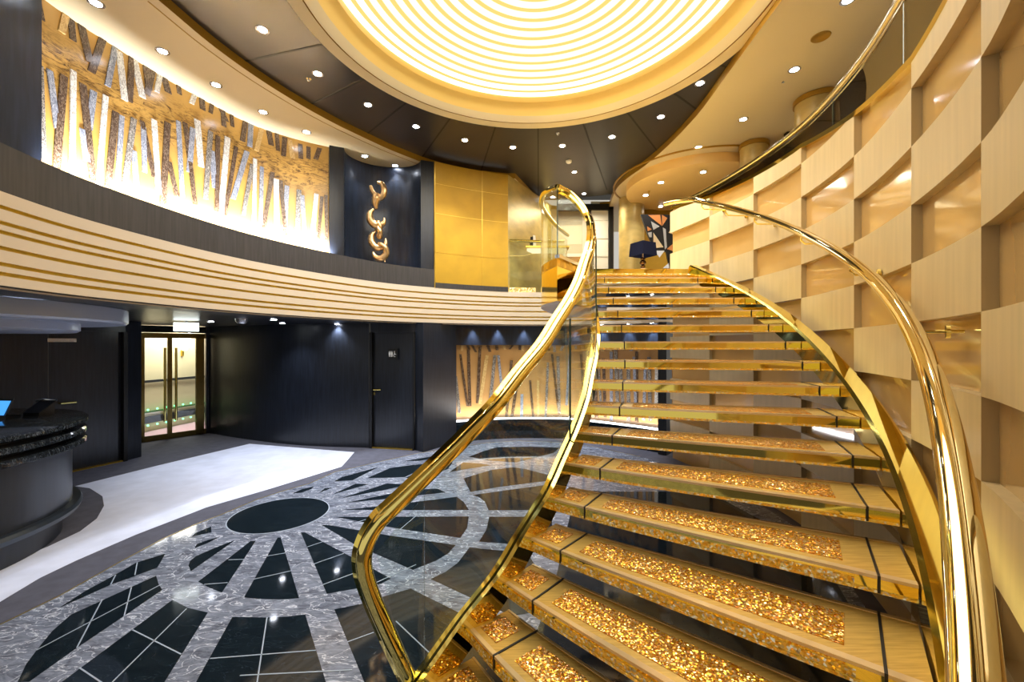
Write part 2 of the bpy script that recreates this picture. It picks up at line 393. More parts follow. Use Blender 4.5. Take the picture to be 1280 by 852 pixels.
# ================================================================= gallery band and parapet
bandc = BAND
rel = lambda z: EYE+z
prof = []; mats = []
def pp(x, z, m): prof.append((x, z)); mats.append(m)
G = [.898,.796,.735,.632,.527,.464]; gw = .026
pp(0, rel(1.0), 0)
for g in G:
    pp(0, rel(g+gw/2), 0); pp(.03, rel(g+gw/2), 1); pp(.03, rel(g-gw/2), 1); pp(0, rel(g-gw/2), 0)
    mats[-4] = 1; mats[-3] = 1; mats[-2] = 1
pp(0, rel(.388), 2); pp(.02, rel(.388), 2); pp(.02, rel(.378), 0); pp(.04, rel(.378), 0); pp(.04, rel(.368), 2); pp(.35, rel(.368), 0); pp(.35, rel(1.0), 0)
b = MB(); b.vsweep(bandc, prof, mats)
struct('trim_gallery_band', b, [M['cream'],M['groove'],M['parapet']])
b = MB(); b.wall(clip_curve(BAND, -700, 543), ZB, rel(1.315), .06)
struct('wall_parapet', b, M['parapet'])
# columns on the mural line
up = catmull([v2(p) for p in [(-4.1,2.4),(-4.33,3.8),(-4.26,4.6),(-4.09,5.35),(-3.72,6.25),(-2.95,6.87),(-2.2,7.1),(-1.25,7.46)]], 8)
b = MB(); b.wall(clip_curve(MURAL, -260, 37.5), ZB, ZS, .1); o_ = offset(clip_curve(MURAL, -260, 37.5), -.1)
b2 = MB(); b2.wall(o_, ZB, ZS, .12); struct('wall_left_column', b2, M['navy'])
cc = clip_curve(up, 411, 430.5); b = MB(); b.wall(offset(cc, -.08), ZB, ZS, .3); struct('wall_niche_column', b, M['darkwood'])
cc = clip_curve(up, 526, 543); b = MB(); b.wall(offset(cc, 0), ZB, ZS, .3); struct('wall_niche_column', b, M['darkwood'])
b = MB(); bl = on_curve(BAND, 543.5); b.box((bl.x+.0, bl.y+.02, (ZB+ZS)/2), (.02,.05,ZS-ZB), 0, 0); struct('trim_1', b, M['goldsat'])
# gallery floor slab and lower ceiling in one
outer = [v2(p) for p in [(2.75,12.5),(-11,12.5),(-11,-1.5),(-2.5,-1.5)]]
b = MB(); b.prism([tuple(p) for p in offset(BAND, .3)]+[tuple(p) for p in outer], rel(.375), ZB-.01)
struct('ceiling_lower', b, M['darkwood'])

# ================================================================= mural behind the parapet
mw = clip_curve(MURAL, 37.5, 411)
M['mural'] = mat('ochre_mural_ground', (216,164,84), .1, .3, var=.5, vscale=2.2, stretch=(1,1,1.6), dark=(190,136,62))
cr_ = None
def mural_mat(name, base, scrib, zlo, zhi):
    m = bpy.data.materials.new(name); m.use_nodes = True; nt = m.node_tree; N = nt.nodes.new; L = nt.links.new; b = nt.nodes['Principled BSDF']
    b.inputs['Roughness'].default_value = .22
    tc = N('ShaderNodeTexCoord'); mp = N('ShaderNodeMapping'); mp.inputs['Scale'].default_value = (3,3,9); L(tc.outputs['Object'], mp.inputs[0])
    n = N('ShaderNodeTexNoise'); n.inputs['Scale'].default_value = 1.6; n.inputs['Detail'].default_value = 10; n.inputs['Roughness'].default_value = .75; n.inputs['Distortion'].default_value = 2.5; L(mp.outputs[0], n.inputs['Vector'])
    cr = N('ShaderNodeValToRGB'); cr.color_ramp.elements[0].position = .47; cr.color_ramp.elements[1].position = .62; L(n.outputs['Fac'], cr.inputs[0])
    sx = N('ShaderNodeSeparateXYZ'); L(tc.outputs['Object'], sx.inputs[0])
    r1 = N('ShaderNodeMapRange'); r1.inputs[1].default_value = zlo; r1.inputs[2].default_value = zlo+.18; L(sx.outputs[2], r1.inputs[0])
    r2 = N('ShaderNodeMapRange'); r2.inputs[1].default_value = zhi; r2.inputs[2].default_value = zhi-.18; L(sx.outputs[2], r2.inputs[0])
    mu = N('ShaderNodeMath'); mu.operation = 'MULTIPLY'; L(r1.outputs[0], mu.inputs[0]); L(r2.outputs[0], mu.inputs[1])
    mu2 = N('ShaderNodeMath'); mu2.operation = 'MULTIPLY'; L(mu.outputs[0], mu2.inputs[0]); L(cr.outputs[0], mu2.inputs[1])
    n3 = N('ShaderNodeTexNoise'); n3.inputs['Scale'].default_value = 2.5; n3.inputs['Detail'].default_value = 5; L(tc.outputs['Object'], n3.inputs['Vector'])
    mb_ = N('ShaderNodeMix'); mb_.data_type = 'RGBA'; mb_.inputs[6].default_value = lin(base); mb_.inputs[7].default_value = lin(tuple(x*.78 for x in base)); L(n3.outputs['Fac'], mb_.inputs[0])
    mx = N('ShaderNodeMix'); mx.data_type = 'RGBA'; mx.inputs[7].default_value = lin(scrib); L(mu2.outputs[0], mx.inputs[0]); L(mb_.outputs[2], mx.inputs[6]); L(mx.outputs[2], b.inputs['Base Color'])
    return m
M['mural'] = mural_mat('ochre_mural_ground', (214,166,84), (84,58,34), 1.35, 2.05)
strip_m = {'w': marble('strip_white', (205,200,190), (240,238,230), (120,105,90), .2, 14, .06), 'd': marble('strip_brown', (52,38,28), (96,72,52), (140,120,100), .25, 14, .05),
           'g': marble('strip_grey', (96,100,112), (150,152,160), (200,200,205), .2, 14, .04), 'z': marble('strip_zebra', (50,40,36), (215,205,190), (30,25,22), .2, 26, .1),
           't': marble('strip_tan', (196,160,96), (224,190,130), (150,110,60), .2, 14, .04)}
SK = ['w','d','g','z','t']; SM = [strip_m[k] for k in SK]
mural = thing('wall_mural', 'long curved ochre mural of leaning marbled strips above the dark parapet', 'mural', (mw[len(mw)//2].x, mw[len(mw)//2].y, ZB))
b = MB(); b.wall(mw, ZB, ZS, .06); obj('mural_panel', b, M['mural'], mural)
def strips(curve, data, s, ox, oy, parent, wid=.062, name='strip'):
    off = offset(curve, -.012); b = MB()
    for kind, x0, y0, x1, y1 in data:
        P = []
        for x, y in ((x0, y0), (x1, y1)):
            px = ox+x/s; py = oy+y/s; q = on_curve(off, px)
            if q is None: break
            P.append(Vector((q.x, q.y, EYE+(HZ-py)/F*q.y)))
        if len(P) < 2: continue
        w = wid*random.uniform(.8, 1.25); n = 6
        tdir = Vector((off[-1].x-off[0].x, off[-1].y-off[0].y, 0)).normalized()
        fr = []
        for i in range(n+1):
            p = P[0].lerp(P[1], i/n)
            u_ = p.x/p.y
            i0 = min(range(len(off)), key=lambda k: abs(off[k].x-p.x)+abs(off[k].y-p.y)); a = off[max(0,i0-1)]; c = off[min(len(off)-1,i0+1)]
            t = (c-a).normalized(); q = on_curve(off, 640+F*u_)
            p = Vector((q.x, q.y, p.z)); T = Vector((t.x, t.y, 0)); Nn = Vector((-t.y, t.x, 0))
            fr.append((p-T*w/2, p+T*w/2, p+T*w/2+Nn*.011, p-T*w/2+Nn*.011))
        o = len(b.v)
        for f in fr: b.v += list(f)
        for i in range(n):
            for j in range(4): b.f.append([o+4*i+j, o+4*i+(j+1)%4, o+4*i+4+(j+1)%4, o+4*i+4+j]); b.m.append(SK.index(kind)); b.sm.append(False)
        b.f.append([o,o+1,o+2,o+3]); b.m.append(SK.index(kind)); b.sm.append(False)
        b.f.append([o+4*n+3,o+4*n+2,o+4*n+1,o+4*n]); b.m.append(SK.index(kind)); b.sm.append(False)
    return obj(name, b, SM, parent)
low = [('z',150,240,162,590),('g',187,260,215,480),('d',240,280,212,625),('w',275,262,270,650),('d',310,312,348,672),('g',350,338,333,480),('w',395,355,368,690),('d',432,415,403,700),('g',455,430,438,705),('z',500,440,462,710),
       ('d',530,450,575,660),('g',535,470,540,640),('w',575,445,592,720),('d',625,455,608,765),('g',665,450,680,730),('d',690,455,728,760),('g',718,475,705,640),('w',735,445,750,620),('z',785,488,766,740),('d',812,505,808,785),
       ('w',848,510,822,800),('d',880,545,838,800),('g',920,562,868,740),('z',940,610,906,800),('w',950,590,945,840),('g',975,620,970,860),('d',1015,640,978,870),('w',1028,665,1030,850),('d',1045,670,1064,890),('g',1068,690,1060,850),
       ('z',1113,705,1105,900),('g',1125,725,1135,900),('w',1178,720,1160,900),('d',1198,730,1184,900),('d',1213,725,1216,900),
       ('g',500,560,510,700),('g',790,560,800,700),('g',310,480,325,600),('d',630,600,660,730)]
strips(mw, low, 2.977, 0, 0, mural, name='lower_strips')
upr = [('d',136,-25,155,70),('t',250,40,232,120),('d',266,70,274,150),('d',305,95,336,232),('d',385,140,342,268),('g',430,175,402,320),('w',445,190,466,372),('d',492,210,484,378),('w',500,218,532,362),('d',570,258,548,352),
       ('w',597,275,585,342),('d',612,285,628,345),('d',665,318,670,350),('w',728,345,714,385),('d',752,362,756,408),('d',790,380,785,420),('d',830,405,835,470),('d',862,425,866,470),('d',915,445,903,525),('g',935,455,930,545),('t',975,475,955,560),('d',1000,482,1010,540),
       ('d',1030,495,1035,560),('d',1060,510,1055,580),('t',1078,520,1090,588),('d',1118,535,1120,590),('d',1148,545,1148,590),('d',1190,550,1175,592),('d',545,240,556,330),('d',820,400,845,450)]
strips(mw, upr, 2.977, 0, 0, mural, name='upper_strips')

# ================================================================= niche with its sculpture
nb = on_curve(up, 430.5); nc = on_curve(up, 526)
mid = (nb+nc)/2; hw = (nc-nb).length/2; td = (nc-nb).normalized(); nd = Vector((-td.y, td.x))
arc = [mid - td*cos(pi*i/20)*hw + nd*sin(pi*i/20)*hw*.8 for i in range(21)]
b = MB(); b.wall(arc, ZB, ZS, .06); struct('wall_niche', b, M['navy'])
b = MB(); b.prism([tuple(p) for p in arc], ZB, ZB+.1); struct('trim_niche_ledge', b, M['navy'])
sb = Vector((mid.x-.02, mid.y+.1, ZB+.1))
sd = sb.y
scu = thing('horn_sculpture', 'tall rose-gold sculpture of stacked curved horns standing in the dark niche', 'sculpture', sb)
def sp(x, y, dy=0): # point seen at crop position of the niche view
    px = 420+x/5.325; py = 180+y/5.325; p = at_d(px, py, sd); p.y += dy; return p
def horn(pts, rad, name='horn'):
    q = catmull([sp(*p) for p in pts], 6); n = len(q); rr = []
    for i in range(n):
        t = i/(n-1)*(len(rad)-1); k = min(int(t), len(rad)-2); rr.append(rad[k]+(rad[k+1]-rad[k])*(t-k))
    b = MB(); b.tube(q, [r_*1.2 for r_ in rr], 14); obj(name, b, M['bronze'], scu)
horn([(230,278),(240,310,.0),(262,345),(275,375)], [.022,.03,.035,.05])
horn([(278,255),(305,265),(322,305),(312,345),(285,362),(270,350)], [.022,.035,.045,.042,.04,.03])
horn([(270,330),(268,360),(262,395),(270,432)], [.045,.062,.05,.02])
horn([(252,432),(228,460),(228,500),(255,535),(295,540),(320,520),(322,490)], [.018,.042,.055,.055,.045,.03,.012])
horn([(275,515),(290,530,-.05),(300,560,-.04),(280,590)], [.02,.03,.035,.03])
horn([(265,575),(285,565,-.05),(300,590,-.06),(290,620),(275,600)], [.02,.035,.04,.035,.02])
horn([(262,585),(238,610),(238,650),(265,685),(305,685),(330,665),(330,628)], [.018,.04,.052,.05,.045,.03,.014])
horn([(285,660),(305,672,-.05),(330,690,-.04),(335,725),(310,758),(275,758),(252,735),(248,715)], [.02,.03,.04,.048,.05,.04,.028,.014])
horn([(322,755),(325,776),(325,785)], [.012,.01,.012], 'support_rod')

# ================================================================= gold walls on the gallery
ga = clip_curve(BAND, 543.8, 635)
b = MB(); b.wall(ga, ZB+.09, ZS, .1)
go = struct('wall_gold', b, M['goldwall'])
b = MB(); b.wall(offset(ga, -.004), ZB, ZB+.09, .1); struct('baseboard_gold_wall', b, M['parapet'])
b = MB()
for z in (3.42, 4.1, 4.62): b.wall(offset(ga, -.003), z-.003, z+.003, .01)
for i in (len(ga)//2,): b.box((ga[i].x, ga[i].y-.001, (ZB+.09+ZS)/2), (.006,.008,ZS-ZB-.09))
struct('trim_gold_joints', b, M['goldsat'])
e0 = ga[-1]; e1 = Vector((.9,9.7))
b = MB(); b.wall([e0.lerp(e1, i/6) for i in range(7)], ZB, ZS, .1); struct('wall_gold_return', b, M['goldwallb'])
# passage at the back
b = MB(); b.wall([Vector((.7,10.0)), Vector((2.4,10.0))], ZB, ZS, .1); struct('wall_passage', b, M['cream'])
d1 = thing('door_1', 'white panelled door in a black frame at the end of the upper passage', 'door', (2.05,9.95,ZB)); d1['kind'] = 'structure'
b = MB(); b.box((2.05,9.93,4.0),(.4,.06,2.3))
for i in range(5): b.box((2.05,9.89,3.2+i*.42),(.38,.02,.36))
obj('door_leaf', b, M['white'], d1)
b = MB(); b.box((2.3,9.88,3.95),(.09,.14,2.3)); b.box((1.7,9.88,5.0),(1.3,.14,.13)); b.box((1.8,9.9,3.9),(.05,.08,2.2)); obj('door_frame', b, M['black'], d1)
pf = thing('framed_picture', 'small framed orange picture beyond the pointed glass corner of the landing', 'picture', (1.45,9.85,3.3))
b = MB(); b.box((1.45,9.9,3.62),(.5,.05,.62)); obj('frame', b, M['white'], pf)
b = MB(); b.box((1.45,9.86,3.6),(.4,.03,.5)); obj('canvas', b, mat('orange_canvas', (176,112,52), 0, .2, var=.4, vscale=5), pf)
cp = thing('round_column', 'round gold leaf column left of the table lamp on the landing', 'column', (2.62,9.3,ZB))
b = MB(); b.lathe([(.27,0),(.27,ZS-ZB)], (2.62,9.3,ZB), 40); obj('shaft', b, M['goldwallb'], cp)
b = MB(); b.lathe([(.27,0),(.29,0),(.29,.09),(.27,.09)], (2.62,9.3,ZB), 40); obj('base_ring', b, M['parapet'], cp)
b = MB(); b.wall([Vector((2.6,10.1)), Vector((3.4,10.0)), Vector((4.7,9.1)),Vector((5.5,7.4))], ZB, ZS, .1); struct('wall_yellow', b, M['goldwall'])

# console, lamp, wall art
cs = thing('console_table', 'white topped console at the head of the stairs under the lamp', 'table', (2.55,7.5,ZB))
b = MB(); b.box((2.55,7.5,3.09),(.75,.35,.05)); obj('table_top', b, M['white'], cs, bevel=.004)
for x in (2.22, 2.88):
    b = MB(); b.box((x,7.5,2.94),(.05,.3,.26)); obj('leg', b, M['white'], cs)
lx, ly = 2.30, 7.45
tl = thing('table_lamp', 'table lamp with square navy shade and stacked bronze bead base on the landing', 'lamp', (lx,ly,3.115))
b = MB(); b.lathe([(0,0),(.075,0),(.08,.015),(.03,.03),(.02,.045)], (lx,ly,3.115), 24); obj('base', b, M['bronze'], tl)
for z, r in ((3.175,.042),(3.245,.058),(3.31,.042)):
    b = MB(); b.lathe([(r*sin(pi*i/10), -r*.8*cos(pi*i/10)) for i in range(11)], (lx,ly,z), 20); obj('bead', b, mat('dark_bronze_bead', (96,66,36), 1, .15), tl)
b = MB(); b.tube([(lx,ly,3.32),(lx,ly,3.45)], .012, 10); obj('stem', b, M['bronze'], tl)
b = MB()
for z0, z1, w0, w1 in ((3.36,3.59,.42,.38),):
    q = [(-1,-1),(1,-1),(1,1),(-1,1)]
    rz = .5
    def R(x, y, w): return (lx+(x*cos(rz)-y*sin(rz))*w/2*.8, ly+(x*sin(rz)+y*cos(rz))*w/2*.8)
    a = [(*R(x,y,w0), z0) for x, y in q]; c = [(*R(x,y,w1), z1) for x, y in q]; a2 = [(*R(x,y,w0-.02), z0) for x, y in q]; c2 = [(*R(x,y,w1-.02), z1) for x, y in q]
    b.add(a+c+a2+c2, [(0,1,5,4),(1,2,6,5),(2,3,7,6),(3,0,4,7),(9,8,12,13),(10,9,13,14),(11,10,14,15),(8,11,15,12),(0,8,9,1),(1,9,10,2),(2,10,11,3),(3,11,8,0),(4,5,13,12),(5,6,14,13),(6,7,15,14),(7,4,12,15)])
obj('lamp_shade', b, mat('navy_shade', (12,15,34), 0, .7, .1), tl)
ar = thing('wall_artwork', 'tall shard-shaped artwork of black, grey and orange triangles behind the lamp', 'artwork', at_d(832,335,8.3))
def ap(x, y, d=8.3): return at_d(740+x/7.1, 230+y/7.1, d)
b = MB(); out = [(435,268),(675,270),(740,300),(760,745),(690,745),(660,600),(560,585),(520,500),(485,420)]
fr = [ap(x, y) for x, y in out]; bk = [p+Vector((0,.05,0)) for p in fr]; n = len(fr)
b.add(fr+bk, [tuple(range(n)), tuple(range(2*n-1,n-1,-1))]+[(i,(i+1)%n,n+(i+1)%n,n+i) for i in range(n)])
obj('art_panel', b, M['device'], ar)
b = MB(); cols = [mat('shard_grey', (170,168,164), .2, .3), mat('shard_orange', (196,128,72), .2, .3), mat('shard_pale', (214,190,150), .2, .3), mat('shard_white', (220,224,232), .2, .25)]
for m_, tri in [(0,[(525,330),(600,375),(545,405)]),(1,[(500,275),(605,272),(620,370)]),(1,[(490,375),(530,400),(495,418)]),(0,[(495,430),(530,425),(530,470),(510,470)]),(2,[(545,430),(635,560),(548,568)]),(1,[(620,272),(670,300),(625,370)]),(0,[(630,385),(655,400),(665,560),(648,580)]),(3,[(555,590),(645,590),(600,650)]),(1,[(665,575),(740,510),(740,600)]),(2,[(680,430),(740,350),(740,450)]),(3,[(630,745),(680,700),(685,745)])]:
    q = [ap(x, y, 8.29) for x, y in tri]; k = [p+Vector((0,.01,0)) for p in q]; nn = len(q)
    b = MB(); b.add(q+k, [tuple(range(nn)), tuple(range(2*nn-1,nn-1,-1))]+[(i,(i+1)%nn,nn+(i+1)%nn,nn+i) for i in range(nn)]); obj('shard', b, cols[m_], ar)

# ================================================================= tiled wall on the right
ROW = .33; Z0 = 1.93-.33*5-.33
NB = len(TILEP)-1
tops = {0:3.3,1:3.3,2:3.35,3:3.4,4:3.42,5:3.40,6:3.56,7:3.74,8:3.78,9:3.84,10:3.95}
def top_at(j, f): return tops[j]+(tops[min(j+1,10)]-tops[j])*f
TO = offset(TILE, 0)
tw = MB()
tw.wall(TILE[:], 0, lambda i: top_at(min(i//TILEN, 9), (i % TILEN)/TILEN if i < 80 else 1.0), -.12, 1)
PR = .048
for j in range(NB):
    seg = TILE[j*TILEN:(j+1)*TILEN+1]; inn = offset(TILE, PR)[j*TILEN:(j+1)*TILEN+1]
    r = 0; z = Z0
    while z < 4.1:
        z0 = max(0, z); z1 = z+ROW
        if (r+j) % 2 == 0 and z1 > 0:
            n = len(seg); vs = []
            for i in range(n):
                tp = top_at(j, i/TILEN); za = min(z0, tp); zb = min(z1, tp)
                a, c = seg[i], inn[i]
                vs += [(a.x,a.y,za),(c.x,c.y,za),(c.x,c.y,zb),(a.x,a.y,zb)]
            fs = []
            for i in range(n-1):
                for k in range(4): fs.append((4*i+k, 4*i+4+k, 4*i+4+(k+1)%4, 4*i+(k+1)%4))
            fs += [(0,1,2,3), (4*n-1,4*n-2,4*n-3,4*n-4)]
            if min(z0, tops[j]) < tops[j]-.001: tw.add(vs, fs, 0, True)
        z += ROW; r += 1
struct('wall_right', tw, [M['tile'], M['tilegloss']])
# coping and upper balustrade on the wall
cpath = [Vector((p.x, p.y, top_at(min(i//TILEN, 9), (i % TILEN)/TILEN if i < 80 else 1.0)+.015)) for i, p in enumerate(offset(TILE, -.02))][16:]
ub = thing('glass_balustrade', 'smoked glass balustrade with polished rail curving above the tiled wall', 'balustrade', cpath[20])
b = MB(); b.sweep(cpath, [(-.06,-.02),(.07,-.02),(.07,.02),(-.06,.02)]); obj('shoe', b, M['gold'], ub)
rp = [Vector((p.x, p.y, 4.0)) for p in cpath]
def ell(rx, ry, n=14): return [(rx*cos(2*pi*i/n), ry*sin(2*pi*i/n)) for i in range(n)]
b = MB(); b.sweep(rp, ell(.036,.03)); obj('handrail', b, M['dullchrome'], ub)
b = MB(); b.sweep([p-Vector((0,0,.04)) for p in rp], [(-.012,-.02),(.012,-.02),(.012,.02),(-.012,.02)]); obj('rail_channel', b, M['dullchrome'], ub)
b = MB()
g_ = cpath; n = len(g_); vs = []
for i in range(n):
    for dx in (-.006, .006): vs += [g_[i]+Vector((dx,0,0)), Vector((rp[i].x+dx, rp[i].y, max(3.97, g_[i].z)))]
fs = []
for i in range(n-1):
    fs += [(4*i,4*i+4,4*i+5,4*i+1), (4*i+2,4*i+3,4*i+7,4*i+6)]
b.add(vs, fs, 0, True); obj('glass_panels', b, M['glassdark'], ub)
for px in (1131, 1042):
    q = on_curve([v2(p) for p in cpath], px)
    zb_ = min(cpath, key=lambda p: (v2(p)-q).length).z
    b = MB(); b.box((q.x, q.y, (zb_+3.97)/2), (.012,.012,3.97-zb_)); obj('glass_joint', b, M['glassedge'], ub)

# behind that balustrade: landing corridor on the right
b = MB(); b.wall([Vector((5.2,7.4)), Vector((5.6,5.5)), Vector((5.4,2.5)), Vector((4.8,.5))], ZB, ZS, .1); struct('wall_corridor', b, mat('brown_corridor', (128,100,56), .2, .4))
for (x, y, r, wh) in ((3.95,5.5,.24,'nearer'),(3.85,6.75,.2,'farther')):
    c_ = thing('round_column', wh+' round gold column behind the smoked glass balustrade', 'column', (x,y,ZB))
    b = MB(); b.lathe([(r,0),(r,ZS-ZB)], (x,y,ZB), 32); obj('shaft', b, M['goldwallb'], c_)
    b = MB(); b.lathe([(r,0),(r+.02,0),(r+.02,.06),(r,.06)], (x,y,ZS-.07), 32); obj('collar', b, M['fascia'], c_)
d2 = thing('door_2', 'pale lit glazed door behind the smoked balustrade glass', 'door', (4.45,6.4,ZB)); d2['kind'] = 'structure'
b = MB(); b.box((4.45,6.42,3.9),(.52,.04,2.1)); obj('door_leaf', b, mat('pale_blue_door', (200,208,214), 0, .2), d2)
b = MB(); b.box((4.16,6.4,3.9),(.06,.08,2.2)); b.box((4.74,6.4,3.9),(.06,.08,2.2)); obj('door_frame', b, M['black'], d2)

# ================================================================= ceilings
def ring_loop(c, r, a0, a1, n): return [Vector((c[0]+r*cos(a0+(a1-a0)*i/n), c[1]+r*sin(a0+(a1-a0)*i/n))) for i in range(n+1)]
DC = (.244, 4.03); DR = 2.38
loopw = [(952.7,33.4),(909,93),(872,143),(834,183),(806,207),(785,222),(772,234),(766,246),(762,258),(740,261),(700,264),(684,262),(672,252),(644,223),(635,223),(590,218),(544,208),(500,192),(472,180),(410,150),(340,109),(270,60),(198,0)]
lw = [v2(at_z(x, y, ZS)) for x, y in loopw]
far = catmull([lw[-1], Vector((-3.3,3.0)), Vector((-3.0,1.8)), Vector((-2.2,.7)), Vector((-1.0,.2)), Vector((.6,.25)), Vector((1.7,1.6)), Vector((2.3,2.9)), Vector((2.5,3.7))], 5)[1:]
sm1 = catmull(lw[:9], 4); sm2 = catmull(lw[9:12], 1); sm3 = catmull(lw[12:14], 2); sm4 = catmull(lw[14:], 4)
hole = sm1+sm2+sm3+sm4+far
def slab_with_hole(outer, hole, z0, z1, name, mats_, fasc=None):
    bm = bmesh.new()
    def loop(pts, z): 
        vs = [bm.verts.new((p[0], p[1], z)) for p in pts]; es = [bm.edges.new((vs[i], vs[(i+1)%len(vs)])) for i in range(len(vs))]; return vs, es
    vo, eo = loop(outer, z0); vh, eh = loop(hole, z0)
    bmesh.ops.triangle_fill(bm, use_beauty=True, edges=eo+eh)
    top = [bm.verts.new((p[0], p[1], z1)) for p in hole]; n = len(hole)
    for i in range(n):
        f = bm.faces.new((vh[i], vh[(i+1)%n], top[(i+1)%n], top[i])); f.material_index = 1
    me = bpy.data.meshes.new(name); bm.to_mesh(me); bm.free()
    for m in mats_: me.materials.append(m)
    o = bpy.data.objects.new(name, me); C.objects.link(o); o['kind'] = 'structure'; return o
slab_with_hole([(-6,-2),(7,-2),(7,12),(-6,12)], hole, ZS, ZK+.02, 'ceiling_soffit', [M['soffit'], M['fascia']])
# thin shadow joint running in the cream soffit
b = MB(); ln = offset(sm4[3:], -.11)
# the fold line of the soffit
b.sweep([Vector((p.x, p.y, ZS-.001)) for p in ln], [(-.006,-.002),(.006,-.002),(.006,.002),(-.006,.002)]); struct('trim_soffit_joint', b, M['fascia'])
# dark panels (annulus with radial joints)
b = MB(); n = 96
b.lathe([(DR-.02,0),(5.6,0)], (DC[0],DC[1],ZK), 96)
struct('ceiling_dark', b, M['blackceil'])
b = MB()
for sx, sy, ex, ey in [(323,82,405,55),(340+338/5.682,745/5.682,340+670/5.682,555/5.682),(471,165,508,128),(538,190,564,146),(604,205,620,156),(672,255,672.6,158),(560+1090/5.682,253,728,152),(870,141,840,115),(908,87,897,80),(828,186,783,139),(215,20,300,-12)]:
    p, q = at_z(sx, sy, ZK), at_z(ex, ey, ZK); d = (v2(q)-Vector(DC)).normalized(); a = Vector(DC)+d*(DR-.02); c = Vector(DC)+d*5.3
    nn = Vector((-d.y, d.x))*.012
    b.prism([tuple(a-nn), tuple(c-nn), tuple(c+nn), tuple(a+nn)], ZK-.003, ZK)
struct('trim_ceiling_joints', b, M['black'])
# dome: lip, cove, stepped luminous rings
dome = MB()
pr = [(DR,.0),(DR,-.03),(2.235,-.03),(2.232,-.015),(2.222,-.015),(2.22,-.03),(2.12,.02),(2.0,.15),(2.0,.24),(2.06,.24)]
dome.lathe(pr, (DC[0],DC[1],ZK), 128, mats=[0,0,1,1,1,0,2,2,0])
struct('ceiling_dome_rim', dome, [M['soffit'], M['fascia'], mat('golden_cove', (244,208,120), .05, .4)])
dm = MB(); r = 2.1; z = .2; prof = []; mts = []
prof.append((2.1,.2)); 
stp = .142
k = 0
prof = [(2.12,.22)]; mts = []
rr = 2.12; zz = .22
while rr > .25:
    br = k < 3
    prof.append((rr-.06, zz+.012)); mts.append(1 if br else 2)
    prof.append((rr-.108, zz+.02)); mts.append(1 if k < 1 else 3)
    prof.append((rr-.120, zz+.006)); mts.append(0)
    rr -= .12; zz += .019; k += 1
prof.append((0, zz)); mts.append(2)
dm.lathe(prof, (DC[0],DC[1],ZK), 128, mats=mts)
struct('ceiling_dome', dm, [M['groove'], M['dome1'], M['dome2'], emis('dome_glow', (255,206,118), 1.15)], ang=5)
b = MB(); b.prism([tuple(p) for p in ring_loop(DC, 2.35, 0, 2*pi, 40)[:-1]], ZK+.75, ZK+.8); b.prism([(-6,-2),(7,-2),(7,12),(-6,12)], ZK+.8, ZK+.85); struct('ceiling_roof', b, M['black'])
# dropped disc over the landing
rc = (3.55, 8.3)
b = MB(); b.lathe([(0,-.17),(1.25,-.17),(1.27,-.16),(1.27,0)], (rc[0],rc[1],ZS), 64); struct('ceiling_disc', b, mat('amber_disc', (246,206,130), 0, .35))
b = MB(); b.lathe([(1.5,0),(1.5,-.02),(1.53,-.02),(1.53,0)], (rc[0],rc[1],ZS), 64); struct('trim_disc', b, M['fascia'])

# ================================================================= staircase
SLp = [(.97,5.73),(.948,5.4),(.91,5.08),(.884,4.78),(.857,4.5),(.82,4.22),(.775,3.95),(.71,3.7),(.632,3.48),(.556,3.27),(.455,3.06),(.333,2.85),(.213,2.66),(.06,2.49),(-.0845,2.33),(-.264,2.20),(-.43,2.06),(-.6,1.93)]
SRp = [(2.39,5.75),(2.5,5.42),(2.64,5.1),(2.67,4.75),(2.67,4.4),(2.645,4.07),(2.58,3.73),(2.51,3.42),(2.42,3.08),(2.31,2.74),(2.13,2.38),(1.92,2.02),(1.66,1.68),(1.40,1.35),(1.12,1.03),(.86,.76),(.6,.52),(.35,.30)]
SL = [v2(p) for p in SLp]; SR = [v2(p) for p in SRp]
for _ in range(6): SR = [SR[0]]+[(SR[i-1]+SR[i]*2+SR[i+1])/4 for i in range(1, len(SR)-1)]+[SR[-1]]
SLc = catmull(SL, 4); SRc = catmull(SR, 4)
st = thing('staircase', 'sweeping curved staircase with open gold treads full of amber crystals', 'staircase', (.5,2.5,0))
TH = .07
